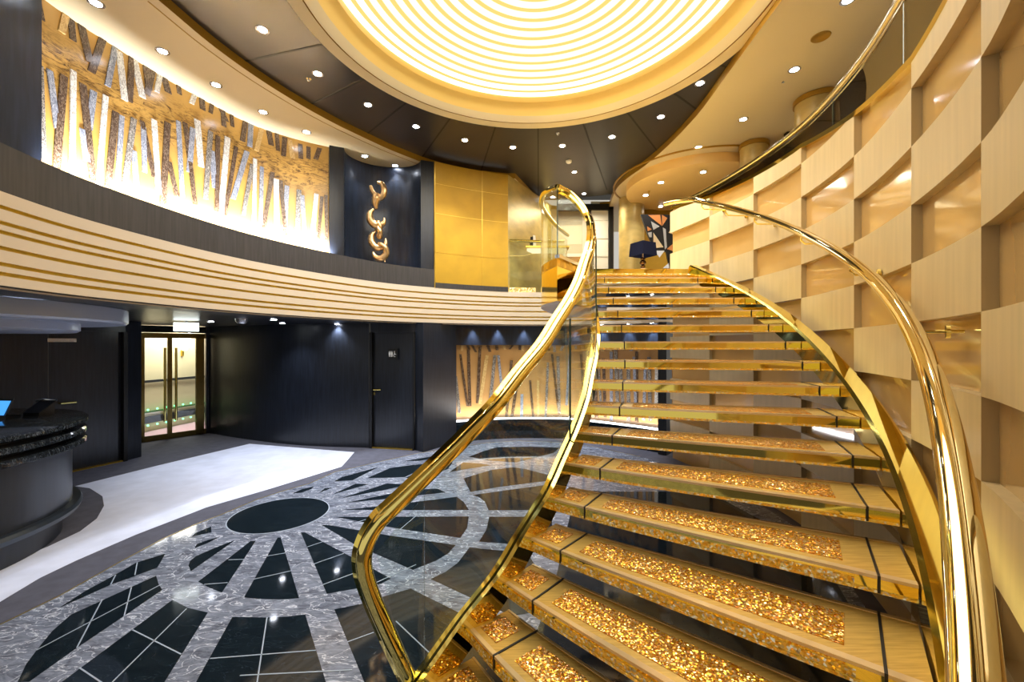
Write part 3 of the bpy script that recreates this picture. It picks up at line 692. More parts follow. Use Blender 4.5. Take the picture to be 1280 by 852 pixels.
for k in range(1, 17):
    L0, R0 = SL[k], SR[k]; L1, R1_ = SL[k-1], SR[k-1]
    back = ((L1-L0)+(R1_-R0)).normalized()*.035
    # treads stay clear of the stringers
    ax = (R0-L0).normalized(); L0 = L0+ax*.03; R0 = R0-ax*.005; L1 = L1+ax*.03+back; R1_ = R1_-ax*.005+back
    zt = zk(k)
    def Q(u, v, z, L0=L0, R0=R0, L1=L1, R1_=R1_):
        p = L0.lerp(R0, u).lerp(L1.lerp(R1_, u), v)
        # the front and back edges sweep forward a little towards the left end
        sag = .03*math.exp(-u*6); d = (L1-L0).normalized(); p = p+d*sag
        return Vector((p.x, p.y, z))
    US = [0,.04,.08,.13,.2,.3,.5,.75,1]
    def strip(mb, u0, u1, v0, v1, z0, z1, m=0):
        us = [u0]+[u for u in US if u0 < u < u1]+[u1]
        vs = []
        for u in us: vs += [Q(u,v0,z0), Q(u,v1,z0), Q(u,v1,z1), Q(u,v0,z1)]
        n_ = len(us); fs = [(4*i+j, 4*i+(j+1)%4, 4*i+4+(j+1)%4, 4*i+4+j) for i in range(n_-1) for j in range(4)]
        mb.add(vs, fs+[(3,2,1,0), (4*n_-4,4*n_-3,4*n_-2,4*n_-1)], m)
    b = MB(); strip(b, 0, 1, .015, 1, zt-TH, zt-.002, 0); tr = obj('tread', b, M['goldframe'], st)
    # front face, nosing, mirror underside
    b = MB(); strip(b, 0, 1, 0, .015, zt-TH+.012, zt-.012); obj('riser_face', b, M['gold'], tr)
    b = MB(); strip(b, 0, 1, -.012, .02, zt-TH-.002, zt-TH+.012); obj('crystal_edge', b, M['crystal_fine'], tr)
    b = MB(); strip(b, 0, 1, -.01, .075, zt-.012, zt+.001); obj('nosing', b, M['acryl'], tr)
    b = MB(); strip(b, 0, 1, .02, 1, zt-TH-.004, zt-TH); obj('mirrored_underside', b, M['mirror'], tr)
    b = MB(); strip(b, .0, 1, .955, 1.0, zt-.002, zt+.001); obj('back_edge', b, M['acryl'], tr)
    us = .135
    b = MB(); strip(b, us+.05, .86, .2, .78, zt-.002, zt+.0015); obj('crystal_panel', b, M['crystal'], tr)
    b = MB(); strip(b, .02, us-.035, .2, .78, zt-.002, zt+.0015); obj('crystal_panel', b, M['crystal'], tr)
    b = MB(); strip(b, us-.003, us+.003, -.014, 1, zt-TH, zt+.0025); obj('joint', b, M['seam'], tr)
    b = MB(); strip(b, .925, .931, -.014, 1, zt-TH, zt+.0025); obj('joint', b, M['seam'], tr)
    if k >= 12:
        b = MB(); strip(b, us+.03, .88, -.004, .0, zt-TH+.014, zt-.026); obj('front_crystals', b, M['crystal_fine'], tr)
        b = MB(); strip(b, .01, us-.02, -.004, .0, zt-TH+.014, zt-.026); obj('front_crystals', b, M['crystal_fine'], tr)
# stringers
def kpath(c, dz, k0=0, k1=17, ins=0):
    cc = offset(c, ins) if ins else c
    return [Vector((p.x, p.y, zk(i/4)+dz)) for i, p in enumerate(cc) if k0*4 <= i <= k1*4]
b = MB(); rs = kpath(SRc, 0, 0, 17)
rs = [p for p in rs if p.z > .0]
b.sweep(rs, [(.0,-.13),(.0,.045),(.02,.06),(.115,.06),(.135,.045),(.135,-.13)], smooth=True); obj('outer_stringer', b, M['gold'], st)
b = MB(); ls = [p for p in kpath(SLc, 0, 0, 16.6)]
b.sweep(ls, [(-.028,-.12),(.0,-.12),(.0,.05),(-.028,.05)][::-1]); obj('inner_stringer', b, M['gold'], st)
b = MB(); b.sweep(ls, [(.018,-.1),(.045,-.1),(.045,.05),(.018,.05)][::-1]); obj('glass_shoe', b, M['goldrail'], st)
b = MB(); b.sweep([p for p in ls], [(-.001,-.06),(.019,-.06),(.019,.03),(-.001,.03)][::-1]); obj('shoe_gap', b, M['seam'], st)
# landing slab with mirrored fascia
nose = catmull([v2(p) for p in [(.93,5.62),(.72,5.3),(.53,4.98)]], 4)
nose2 = catmull([v2(p) for p in [(.53,4.98),(.40,5.5),(.43,6.0),(.68,6.9),(1.0,7.7)]], 5)
rightside = [v2(p) for p in [(2.5,7.4),(2.44,6.7),(2.5,5.75)]]
b = MB(); b.prism([tuple(p) for p in nose]+[tuple(p) for p in nose2[1:]]+[tuple(p) for p in rightside]+[(1.0,5.72)], zk(0)-.1, zk(0))
struct('floor_landing', b, M['goldframe'])
b = MB(); b.sweep([Vector((.99,5.73,zk(0)-.02)), Vector((2.4,5.75,zk(0)-.02))], [(-.02,-.05),(.0,-.05),(.0,.02),(-.02,.02)]); obj('landing_edge', b, M['gold'], st)
b = MB(); b.sweep([Vector((.99,5.715,zk(0)-.075)), Vector((2.4,5.735,zk(0)-.075))], [(-.02,-.01),(.0,-.01),(.0,.01),(-.02,.01)]); obj('landing_crystals', b, M['crystal_fine'], st)
def fz(i, n): return ZB-.62+.0*i
b = MB(); b.wall(nose+nose2[1:], 2.32, zk(0)+.01, -.02); fa = struct('trim_landing_fascia', b, mat('gold_mirror_fascia', (252,218,96), 1, .06))
b = MB(); b.prism([tuple(p) for p in nose]+[tuple(p) for p in nose2[1:]]+[(1.6,7.4),(1.3,5.8)], 2.30, 2.318); struct('trim_landing_soffit', b, mat('grey_soffit', (150,140,134), .1, .4))

# ---- left balustrade: rail, channel, glass
bal = thing('glass_balustrade', 'clear glass balustrade with thick gold handrail on the inner side of the stairs', 'balustrade', (-.43,2.06,0))
gx = offset(SLc, .009)
gx = [p for p in gx]
rl = []
for i, p in enumerate(gx):
    k = i/4
    if k <= 16.3: rl.append(Vector((p.x-.035*sin(pi*min(1,k/16)), p.y, zk(k)+.95)))
apex = at_d(697, 233, 4.98)
pre = catmull([apex, at_d(713,242,5.06), at_d(728,257,5.0), at_d(737,272,4.75)]+[rl[18]], 5)[:-1]
post = catmull([rl[60], at_d(500,628,2.03), at_d(474,653,1.99), at_d(459,680,1.965), at_d(455,705,1.955), at_d(463,738,1.965), at_d(485,790,2.0), at_d(512,848,2.05), Vector((-.42,2.08,.02))], 6)[1:]
path = pre+rl[18:61]+post
b = MB(); b.sweep(path, ell(.038,.033,20), rmf=True); obj('handrail', b, M['goldrail'], bal)
b = MB(); b.sweep(path[1:], [(-.026,-.056),(.026,-.056),(.028,-.024),(-.028,-.024)], rmf=True); obj('rail_channel', b, M['gold'], bal)
back = catmull([apex, Vector((.42,5.35,zk(0)+.9)), Vector((.40,5.75,zk(0)+.93)), Vector((.46,6.2,zk(0)+.95)), Vector((.70,6.95,zk(0)+.95)), Vector((1.0,7.65,zk(0)+.95))], 6)
b = MB(); b.sweep(back, ell(.036,.03,14)); obj('handrail', b, M['goldrail'], bal)
def gpanel(bot, top, m, par, name='glass_panel', th=.006):
    b = MB(); n = len(bot); vs = []
    for i in range(n):
        a = bot[max(0,i-1)]; c = bot[min(n-1,i+1)]; t = (c-a); t.z = 0
        if t.length < 1e-5: t = Vector((1,0,0))
        t.normalize(); nn = Vector((-t.y, t.x, 0))*th
        vs += [bot[i]-nn, top[i]-nn, top[i]+nn, bot[i]+nn]
    fs = []
    for i in range(n-1):
        for k in range(4): fs.append((4*i+k, 4*i+(k+1)%4, 4*i+4+(k+1)%4, 4*i+4+k))
    fs += [(3,2,1,0),(4*n-4,4*n-3,4*n-2,4*n-1)]
    b.add(vs, fs, 0, True); return obj(name, b, m, par)
gb = [Vector((p.x, p.y, zk(i/4)+.0)) for i, p in enumerate(gx) if i <= 65]
gt = [Vector((rl[i].x, rl[i].y, rl[i].z-.05)) for i in range(66)]
cuts = [12, 22, 42, 64]
for a, c in zip(cuts, cuts[1:]): gpanel(gb[a:c+1], gt[a:c+1], M['glass'], bal)
for i in (42, 22, 12):
    p = gb[i]; q = gt[i]; b = MB(); b.box((p.x, p.y, (p.z+q.z)/2), (.012,.02,q.z-p.z)); obj('glass_joint', b, M['glassedge'], bal)
# last panel, running to the raked newel
pn = [Vector((-.45,2.045,.15)), Vector((-.43,2.07,.2))]
tri = [gb[64], gb[65], Vector((-.5,2.01,.10))]
tp = [gt[64], gt[65], Vector((-.62,1.945,.80))]
gpanel([gb[64], Vector((-.47,2.03,.12))], [gt[64], at_d(470,690,1.965)], M['glass'], bal)
# glass on the pointed landing corner
nb_ = [Vector((p.x, p.y, zk(0))) for p in nose[::-1]]; nt_ = [Vector((p.x, p.y, zk(0)+.84)) for p in nose[::-1]]
gpanel(nb_, nt_, M['glass'], bal)
bb = [Vector((p.x, p.y, zk(0))) for p in nose2]; bt = [Vector((p.x, p.y, zk(0)+.88)) for p in nose2]
gpanel(bb, bt, M['glass'], bal)
b = MB(); b.box((.535,4.99,zk(0)+.43),(.014,.014,.84)); obj('glass_joint', b, M['chrome'], bal)
b = MB(); b.sweep([Vector((p.x, p.y, zk(0)+.015-.0*i)) for i, p in enumerate(nose[::-1])], [(-.03,-.02),(.03,-.02),(.03,.02),(-.03,.02)]); obj('shoe', b, M['chrome'], bal)
# gallery balustrade at the back
gl_ = thing('gallery_balustrade', 'low glass balustrade with brass rail on the gallery edge beside the gold wall', 'balustrade', (.4,8.0,ZB))
gc = clip_curve(BAND, 636, 706)
gpanel([Vector((p.x, p.y+.05, ZB)) for p in gc], [Vector((p.x, p.y+.05, 3.76)) for p in gc], M['glass'], gl_)
b = MB(); b.sweep([Vector((p.x, p.y+.05, 3.78)) for p in gc], ell(.035,.025,12)); obj('handrail', b, M['goldrail'], gl_)
b = MB(); b.sweep([Vector((p.x, p.y+.05, ZB+.04)) for p in gc[:max(3,len(gc)//2)]], [(-.03,-.04),(.03,-.04),(.03,.05),(-.03,.05)]); obj('shoe', b, M['crystal_fine'], gl_)
# service shelf behind, with a standing card
sh = thing('wall_shelf', 'pale glowing shelf on the gold return wall behind the gallery rail', 'shelf', (.55,8.6,3.7))
b = MB(); b.box((.62,8.75,3.80),(1.1,.3,.03)); obj('shelf_board', b, M['goldsat'], sh)
b = MB(); b.box((.62,8.75,3.74),(1.0,.22,.06)); obj('light_diffuser', b, emis('shelf_glow', (255,236,190), 1.3), sh)
cd = thing('menu_card', 'small folded black and white card standing on the gallery shelf', 'card', (.42,8.7,3.815))
b = MB(); b.hexa([(.36,8.66,3.815),(.43,8.64,3.815),(.43,8.66,3.815),(.36,8.68,3.815)], [(.38,8.7,4.02),(.43,8.68,4.02),(.43,8.69,4.02),(.38,8.71,4.02)]); obj('front_leaf', b, M['device'], cd)
b = MB(); b.hexa([(.43,8.64,3.815),(.50,8.70,3.815),(.50,8.71,3.815),(.43,8.66,3.815)], [(.43,8.68,4.05),(.48,8.72,4.05),(.48,8.73,4.05),(.43,8.69,4.05)]); obj('back_leaf', b, M['white'], cd)

# ---- right handrail on brackets
rr_ = []
inn = offset(SRc, -.0)
for i, p in enumerate(SRc):
    k = i/4
    if k <= 17: rr_.append(Vector((p.x-.0, p.y, zk(k)+.96)))
wr = thing('wall_handrail', 'thick polished gold handrail fixed by brackets to the tiled wall', 'handrail', rr_[40])
head = [Vector((2.16,6.0,zk(0)+.97)), Vector((2.27,5.9,zk(0)+.97))]
b = MB(); b.sweep(head+rr_[1:], ell(.036,.034,18)); obj('rail', b, M['palebrass'], wr)
bi = [3, 8, 14, 34, 44]
for i in bi+[24]:
    p = rr_[i]; q = min(TILE, key=lambda t: (t-v2(p)).length); t = (q-v2(p)); L = t.length; t.normalize(); e = Vector((q.x-t.x*.01, q.y-t.y*.01, p.z-.1))
    if v2(e-p).length < .02: continue
    b = MB(); b.tube([p-Vector((0,0,.02)), p-Vector((0,0,.07)), p+Vector((t.x*.03,t.y*.03,-.1)), e], .008, 10)
    br = obj('bracket', b, M['goldrail'], wr)
    b = MB(); b.tube([e-Vector((t.x,t.y,0))*.06, e-Vector((t.x,t.y,0))*.045], .03, 18); obj('rose', b, M['goldrail'], br)

# ================================================================= lower level walls
H = ZLOW+.012
def P0(px, py): return v2(at_z(px, py, 0))
cw = catmull([P0(261,541), P0(310,549), P0(378,556.5), P0(461,559.5)], 5)
b = MB(); b.wall(cw, 0, H, .08); struct('wall_curved_dark', b, M['darkwood'])
b = MB(); b.wall([P0(257.5,541.5), P0(261,541)], 0, H, .08); struct('wall_door_jamb', b, M['darkwood'])
da = P0(463,559.5); db = P0(519,562.5); dc = P0(529,565); de = P0(570.5,553)
b = MB(); b.wall([db, dc, de], 0, H, .08); b.wall([da, db], 2.02, H, .08); struct('wall_pillar_dark', b, M['darkwood'])
d3 = thing('door_3', 'dark veneer restroom door set in the curved dark wall', 'door', (da.x, da.y, 0)); d3['kind'] = 'structure'
dd = (db-da).normalized(); dn = Vector((-dd.y, dd.x)); ra = math.atan2(dd.y, dd.x)
def onwall(a, s, z, off): q = a+ra_dir*s+ra_n*off; return (q.x, q.y, z)
mdp = (da+db)/2+dn*.05; wd = (db-da).length
b = MB(); b.box((mdp.x, mdp.y, 1.02),(wd-.04,.04,2.03), ra); obj('door_leaf', b, M['darkwood'], d3)
b = MB()
for a, w_ in ((da,.05),(db,.03)): b.box((a.x+dd.x*(.02 if a is da else -.02), a.y+.01, 1.01),(w_,.08,2.02), ra)
obj('door_frame', b, M['black'], d3)
b = MB(); q = (da+db)/2-dn*.0; b.box((q.x, q.y, .012),(wd-.06,.05,.02), ra); obj('threshold', b, M['goldsat'], d3)
hq = at_d(467, 487, da.y-.03)
b = MB(); b.tube([hq+Vector((0,.05,0)), hq, hq+Vector((.12,.01,0))], .012, 10); b.box((hq.x,hq.y+.05,hq.z-.07),(.03,.015,.05)); obj('handle', b, M['goldrail'], d3)
sg = thing('restroom_sign', 'small black restroom sign with three white pictograms on the dark door', 'sign', at_d(491,449,db.y-.0))
sd_ = (da.y+db.y)/2-.02
c0 = at_d(491, 442.5, sd_)
b = MB(); b.box(c0,(.18,.012,.19), ra); obj('plate', b, M['device'], sg)
WHT = mat('pictogram_white', (235,238,242), 0, .5, emit=(235,238,242), es=.0)
b = MB()
for x in (-.055, -.012):
    b.box((c0.x+x, c0.y-.012, c0.z+.045),(.014,.01,.014), ra); b.box((c0.x+x, c0.y-.012, c0.z+.01),(.024,.01,.045), ra); b.box((c0.x+x, c0.y-.012, c0.z-.025),(.014,.01,.04), ra)
b.box((c0.x-.033, c0.y-.012, c0.z+.005),(.003,.01,.1), ra)
b.box((c0.x+.032, c0.y-.012, c0.z+.045),(.013,.01,.013), ra); b.box((c0.x+.035, c0.y-.012, c0.z+.015),(.01,.01,.04), ra); b.box((c0.x+.05, c0.y-.012, c0.z-.003),(.03,.01,.008), ra); b.box((c0.x+.064, c0.y-.012, c0.z-.022),(.008,.01,.035), ra)
b.tube([(c0.x+.038+.022*cos(t), c0.y-.014, c0.z-.022+.022*sin(t)) for t in [pi*.55+i*pi/8 for i in range(12)]], .004, 6)
obj('pictograms', b, WHT, sg)
# left walls
wa = P0(60,596); wb = P0(157,575.5); wc = P0(176.7,570.5)
wdir = (wb-wa).normalized()
far_l = wa-wdir*3.5
b = MB(); b.wall([far_l, wa], 0, H, .08); b.wall([wa, wb], 2.0, H, .08); b.wall([wb, wc, P0(174,555)], 0, H, .08); struct('wall_left_dark', b, M['darkwood'])
d4 = thing('door_4', 'dark service door behind the reception desk', 'door', (wa.x, wa.y, 0)); d4['kind'] = 'structure'
ra4 = math.atan2(wdir.y, wdir.x); n4 = Vector((-wdir.y, wdir.x)); m4 = (wa+wb)/2+n4*.05; w4 = (wb-wa).length
b = MB(); b.box((m4.x, m4.y, 1.01),(w4-.03,.04,2.02), ra4); obj('door_leaf', b, M['darkwood'], d4)
b = MB(); q = (wa+wb)/2; b.box((q.x, q.y, .01),(w4,.05,.02), ra4); obj('threshold', b, M['goldsat'], d4)
b = MB(); b.box((wb.x-wdir.x*.02, wb.y-wdir.y*.02, 1.0),(.05,.09,2.0), ra4); obj('door_frame', b, M['black'], d4)
q = wa+wdir*.12-n4*.03; hz_ = at_d(66,504,q.y).z
b = MB(); b.tube([(q.x+n4.x*.05,q.y+n4.y*.05,hz_),(q.x,q.y,hz_),(q.x+wdir.x*.16,q.y+wdir.y*.16,hz_)], .013, 10); obj('handle', b, M['goldrail'], d4)
q = at_d(77, 425, m4.y-.3); b = MB(); b.box(q,(.3,.04,.05), ra4); obj('door_closer', b, M['lamp_ring'], d4)
# double glass doors
ga_ = P0(176,553); gb_ = P0(257,541.5); gd = (gb_-ga_).normalized(); gn = Vector((-gd.y, gd.x)); rg = math.atan2(gd.y, gd.x); GW = (gb_-ga_).length
d5 = thing('door_5', 'pair of glazed doors with tall brass pull handles leading to a bright corridor', 'door', (ga_.x, ga_.y, 0)); d5['kind'] = 'structure'
def gbox(b, s, z, w, h, t=.05, off=0, m=0):
    q = ga_+gd*s+gn*off; b.box((q.x, q.y, z),(w,t,h), rg, m)
b = MB(); gbox(b,.02,1.0,.06,2.0); gbox(b,GW-.1,1.0,.14,2.0); gbox(b,GW/2,1.98,GW,.1); gbox(b,GW*.42,1.0,.07,1.95); gbox(b,GW/2,.05,GW,.1)
obj('door_frame', b, mat('dark_brass', (120,104,56), .9, .25), d5)
b = MB(); gbox(b,GW*.22,1.0,GW*.36,1.8,.012); obj('glass_leaf', b, M['glass'], d5)
b = MB(); gbox(b,GW*.66,1.0,GW*.42,1.8,.012); obj('glass_leaf', b, M['glass'], d5)
for s_ in (GW*.33, GW*.5):
    b = MB(); q = ga_+gd*s_-gn*.08
    b.tube([(q.x,q.y,.35),(q.x,q.y,1.75)], .022, 12)
    for z in (.5,1.6): b.tube([(q.x,q.y,z),(q.x+gn.x*.08,q.y+gn.y*.08,z)], .01, 8)
    obj('pull_handle', b, M['goldrail'], d5)
b = MB(); gbox(b,GW/2,2.1,GW,.13,.04); obj('transom', b, mat('dark_glass_transom', (30,42,46), .6, .06), d5)
# corridor beyond
cA = Vector((-7.75,6.9)); cB = Vector((-7.25,11.4))
b = MB(); b.wall([cA, cB], 0, 2.3, .08); struct('wall_beyond_doors', b, mat('corridor_cream', (226,210,170), 0, .5))
cdn = (cB-cA).normalized(); cn = Vector((cdn.y, -cdn.x)); rcn = math.atan2(cdn.y, cdn.x)
b = MB(); q = (cA+cB)/2+cn*.05; b.box((q.x,q.y,1.05),(4.4,.04,.05), rcn); struct('trim_corridor_rail', b, M['darkwood'])
b = MB(); b.box((q.x,q.y,.26),(4.4,.05,.14), rcn); b.box((q.x,q.y,.42),(4.4,.05,.03), rcn,1); struct('baseboard_corridor', b, [mat('dark_skirting', (40,44,44), .2, .3), mat('green_led_glow', (60,110,50), 0, .5)])
b = MB(); b.prism([tuple(p) for p in [ga_+gn*.04, gb_+gn*.04, cB, cA]], .0, .012); struct('floor_corridor', b, mat('pink_lit_carpet', (226,186,196), 0, .9))  # pink light falling on the corridor carpet is painted into its colour
for i in range(15):
    q = cA.lerp(cB, .22+i*.045)+cn*.09
    for z_, nm in ((.47,'upper'),(.15,'lower')):
        b = MB(); b.lathe([(0.018*sin(pi*j/6), -.018*cos(pi*j/6)) for j in range(7)], (q.x,q.y,z_), 8)
        tag(obj('led_dot', b, M['gled']), 'tiny green light in the %s string along the corridor wall beyond the glass doors' % nm, 'light', '%s green corridor lights' % nm)
scn = thing('wall_sconce', 'glowing wall sconce seen through the right glass door', 'lamp', (cA.lerp(cB,.62).x+.1, cA.lerp(cB,.62).y, 1.5))
q = on_curve([cA+cn*.08, cB+cn*.08], 231)
b = MB(); b.lathe([(0,0),(.04,0),(.11,.16),(.11,.26),(0,.26)], (q.x,q.y,1.68), 20); obj('lamp_shade', b, emis('sconce_glow', (255,246,220), 12), scn)
b = MB(); b.box((q.x-cn.x*.07,q.y-cn.y*.07,1.62),(.05,.05,.14), rcn); obj('wall_plate', b, M['goldsat'], scn)
l_ = bpy.data.lights.new('sconce_light', 'POINT'); l_.energy = 14; l_.color = (1,.93,.75); l_.shadow_soft_size = .05; lo_ = bpy.data.objects.new('sconce_light', l_); C.objects.link(lo_); lo_.location = (q.x+cn.x*.12, q.y+cn.y*.12, 1.95)
# lit sign above the doors
q = at_d(233, 408.5, 6.6)
es_ = thing('lit_sign', 'small bright white light box hanging above the glass doors', 'sign', q)
b = MB(); b.box(q,(.31,.05,.13), rg-.5); obj('light_box', b, emis('sign_white', (245,255,250), 4), es_)
b = MB(); b.tube([(q.x,q.y,q.z+.06),(q.x,q.y,ZLOW+.01)], .01, 8); obj('hanger', b, M['chrome'], es_)

# art niche under the gallery
b = MB(); b.wall(offset(NICHEART, 0), 0, .37, .35); struct('trim_plinth', b, M['blackmarble'])
b = MB(); b.wall(offset(NICHEART, .02), .37, .385, .10); pl = tag(obj('led_strip', b, M['led']), 'white curved light strip lying on the black plinth under the lower mural', 'light')
lm = thing('wall_mural', 'lower curved amber mural of leaning dark strips behind the stairs', 'mural', (.8,8.3,.4))
la = offset(NICHEART, .22)
M['mural2'] = mural_mat('amber_mural_ground', (206,158,98), (110,64,26), 1.28, 1.5)
b = MB(); b.wall(la, .37, 1.81, .05); obj('mural_panel', b, M['mural2'], lm)
rnd = random.Random(3); dat = []
for t_ in [(540+x/4, 380+y/4, 540+x2/4, 380+y2/4, k_) for x,y,x2,y2,k_ in [(118,360,138,545,'z'),(142,250,178,510,'d'),(182,225,190,510,'d'),(240,215,228,495,'d'),(275,255,240,500,'t'),(315,255,290,500,'z'),(332,255,352,450,'g'),(398,280,372,560,'d'),(440,300,400,560,'d'),(490,380,506,566,'d'),(450,450,448,566,'g'),(530,380,530,566,'t'),(580,290,568,566,'z'),(600,250,635,550,'d'),(630,260,636,545,'z'),(690,235,672,505,'g'),(745,250,760,500,'d'),(790,250,782,500,'t')]]:
    dat.append((t_[4], t_[0], t_[1], t_[2], t_[3]))
for px in range(742, 826, 7): dat.append((rnd.choice('wddgz'), px+rnd.uniform(-3,3), 440+rnd.uniform(-3,12), px+rnd.uniform(-4,4), 519+rnd.uniform(-4,8)))
for px in range(575, 825, 9): dat.append((rnd.choice('ddtg'), px+rnd.uniform(-3,3), 431.5, px+rnd.uniform(-3,3), 436+rnd.uniform(0,4)))
strips(la, dat, 1, 0, 0, lm, .055, 'leaning_strips')
b = MB(); b.wall(offset(NICHEART, .12), 1.80, H, .2); struct('trim_niche_header', b, M['navy'])
pq = on_curve(NICHEART, 829.5); b = MB(); b.box((pq.x+.03, pq.y+.02, H/2),(.14,.25,H), -.7); struct('wall_niche_post', b, M['darkwood'])

# ================================================================= reception desk and canopy
dcx, dcy = -5.28, 3.33
dk = thing('reception_desk', 'round black granite reception desk with slatted rim at the left edge', 'desk', (dcx,dcy,0))
def lt(name, prof, m, par, c=(dcx,dcy), n=96, z=0): b = MB(); b.lathe(prof, (c[0],c[1],z), n); return obj(name, b, m, par)
lt('counter_top', [(0,1.10),(1.36,1.10),(1.385,1.085),(1.385,1.055),(1.36,1.04),(0,1.04)], M['granite'], dk)
lt('rim_slat', [(1.15,1.0),(1.36,1.0),(1.375,.985),(1.375,.955),(1.35,.94),(1.15,.94)], M['granite'], dk)
lt('rim_slat', [(1.15,.90),(1.36,.90),(1.375,.885),(1.375,.855),(1.35,.84),(1.15,.84)], M['granite'], dk)
lt('body', [(1.2,1.05),(1.2,.84),(1.27,.84),(1.27,.30),(1.2,.30),(1.2,.0)], M['deskbody'], dk)
lt('foot_ring', [(1.27,.30),(1.33,.30),(1.345,.27),(1.33,.23),(1.27,.22),(1.27,.30)], mat('slate_ring', (64,72,82), .5, .3), dk)
mo = thing('tablet_stand', 'tilted tablet with a blue screen on the desk at the left frame edge', 'screen', at_z(4,523,1.10))
q = at_z(-3,523,1.10)
b = MB(); b.hexa([q+Vector((-.16,0,.02)), q+Vector((.09,-.02,.02)), q+Vector((.09,0,.02)), q+Vector((-.16,.02,.02))], [q+Vector((-.16,.06,.18)), q+Vector((.10,.04,.18)), q+Vector((.10,.055,.18)), q+Vector((-.16,.075,.18))]); obj('case', b, M['device'], mo)
b = MB(); b.hexa([q+Vector((-.15,-.004,.035)), q+Vector((.08,-.022,.035)), q+Vector((.08,-.018,.035)), q+Vector((-.15,.0,.035))], [q+Vector((-.15,.048,.165)), q+Vector((.088,.030,.165)), q+Vector((.088,.034,.165)), q+Vector((-.15,.052,.165))]); obj('screen', b, M['screen'], mo)
b = MB(); b.box(q+Vector((-.02,.06,.01)),(.2,.12,.02)); obj('foot', b, M['device'], mo)
ph = thing('card_terminal', 'small black angled terminal on the desk beside the tablet', 'device', at_z(42,519,1.10))
q = at_z(42,519,1.10)
b = MB(); b.hexa([q+Vector((-.08,-.02,0)), q+Vector((.1,-.04,0)), q+Vector((.12,.08,0)), q+Vector((-.06,.1,0))], [q+Vector((-.08,-.02,.03)), q+Vector((.1,-.04,.03)), q+Vector((.13,.08,.13)), q+Vector((-.06,.1,.13))]); obj('housing', b, M['device'], ph)
b = MB(); b.tube([q+Vector((-.08,.1,.135)), q+Vector((.02,.08,.15)), q+Vector((.14,.08,.14))], .012, 10); obj('bar', b, M['chrome'], ph)
ccx, ccy = -5.6, 3.6
cn_ = thing('desk_canopy', 'two-tier round grey-blue ceiling canopy hanging over the reception desk', 'canopy', (ccx,ccy,1.9))
lt('upper_tier', [(0,2.02),(1.72,2.02),(1.74,2.04),(1.74,2.17)], M['canopy'], cn_, (ccx,ccy))
lt('lower_tier', [(0,1.93),(1.33,1.93),(1.36,1.95),(1.36,2.02)], M['canopy'], cn_, (ccx,ccy))

# ================================================================= lights
ORD = ['first','second','third','fourth','fifth','sixth','seventh','eighth','ninth','tenth','eleventh','twelfth','thirteenth','fourteenth']
def spot(loc, power, col=(1,.96,.9), ang=100, blend=.8, r=.03, rot=None, name='spotlight'):
    l = bpy.data.lights.new(name, 'SPOT'); l.energy = power; l.color = col; l.spot_size = math.radians(ang); l.spot_blend = blend; l.shadow_soft_size = r
    o = bpy.data.objects.new(name, l); C.objects.link(o); o.location = loc
    if rot: o.rotation_euler = rot
    return o
def downlights(pix, z, where, group, power, size=.045, col=(1,.96,.9), ang=110, order='from the left', lamps=True, pts=None):
    P = pts if pts else [at_z(x, y, z) for x, y in pix]
    for i, p in enumerate(P):
        lab = '%s round spotlight %s %s' % (ORD[i], order, where)
        t = thing('recessed_spotlight', lab, 'spotlight', (p.x,p.y,z), group)
        b = MB(); b.lathe([(size,-.002),(size*1.45,-.004),(size*1.5,0),(size*1.45,.004),(size,.004)], (p.x,p.y,z), 20); obj('trim_ring', b, M['lamp_ring'], t)
        b = MB(); b.lathe([(0,-.003),(size,-.003),(size,.003)], (p.x,p.y,z), 16); obj('lens', b, M['lamp_led'], t)
        if lamps: spot((p.x,p.y,z-.03), power, col, ang)
COOL = (.80,.88,1.0)
downlights([(328,37),(397,92),(460,131),(520,158),(581,175),(641,184),(703,182),(765,171),(826,146),(875,104)], ZK, 'in the dark ceiling panels around the dome', 'spotlights in the dark ceiling panels', 210, col=COOL, ang=95)
downlights([(691,246),(718,215),(730,242)], ZK, 'in the dark ceiling towards the passage', 'spotlights towards the passage', 35, .04)
downlights([(120,4),(203,64),(270,106),(329,140),(383,165)], ZS, 'in the cream soffit before the upper mural', 'spotlights before the upper mural', 14)
downlights([(456,195),(494,207)], ZS, 'in the soffit over the sculpture niche', 'spotlights over the niche', 40, ang=80)
downlights([(873,184),(929,149),(993,87),(1060,0)], ZS, 'in the right-hand gold ceiling', 'spotlights in the right-hand ceiling', 80)
downlights([(807,244),(826,228),(826,258),(879,215)], ZS-.17, 'in the round ceiling disc over the landing', 'spotlights in the round disc', 45)
downlights([(30,379),(264,402),(342,399.5),(353,404),(421,405)], ZLOW, 'in the low dark ceiling under the gallery', 'spotlights under the gallery', 55, .04, col=COOL)
q = [on_curve(offset(NICHEART, .06), x) for x in (592,623,655,688,718,752,785,815)]
downlights(None, H, 'along the header over the lower mural', 'spotlights over the lower mural', 45, .03, col=(.8,.88,1), ang=70, pts=[Vector((p.x,p.y,H)) for p in q])
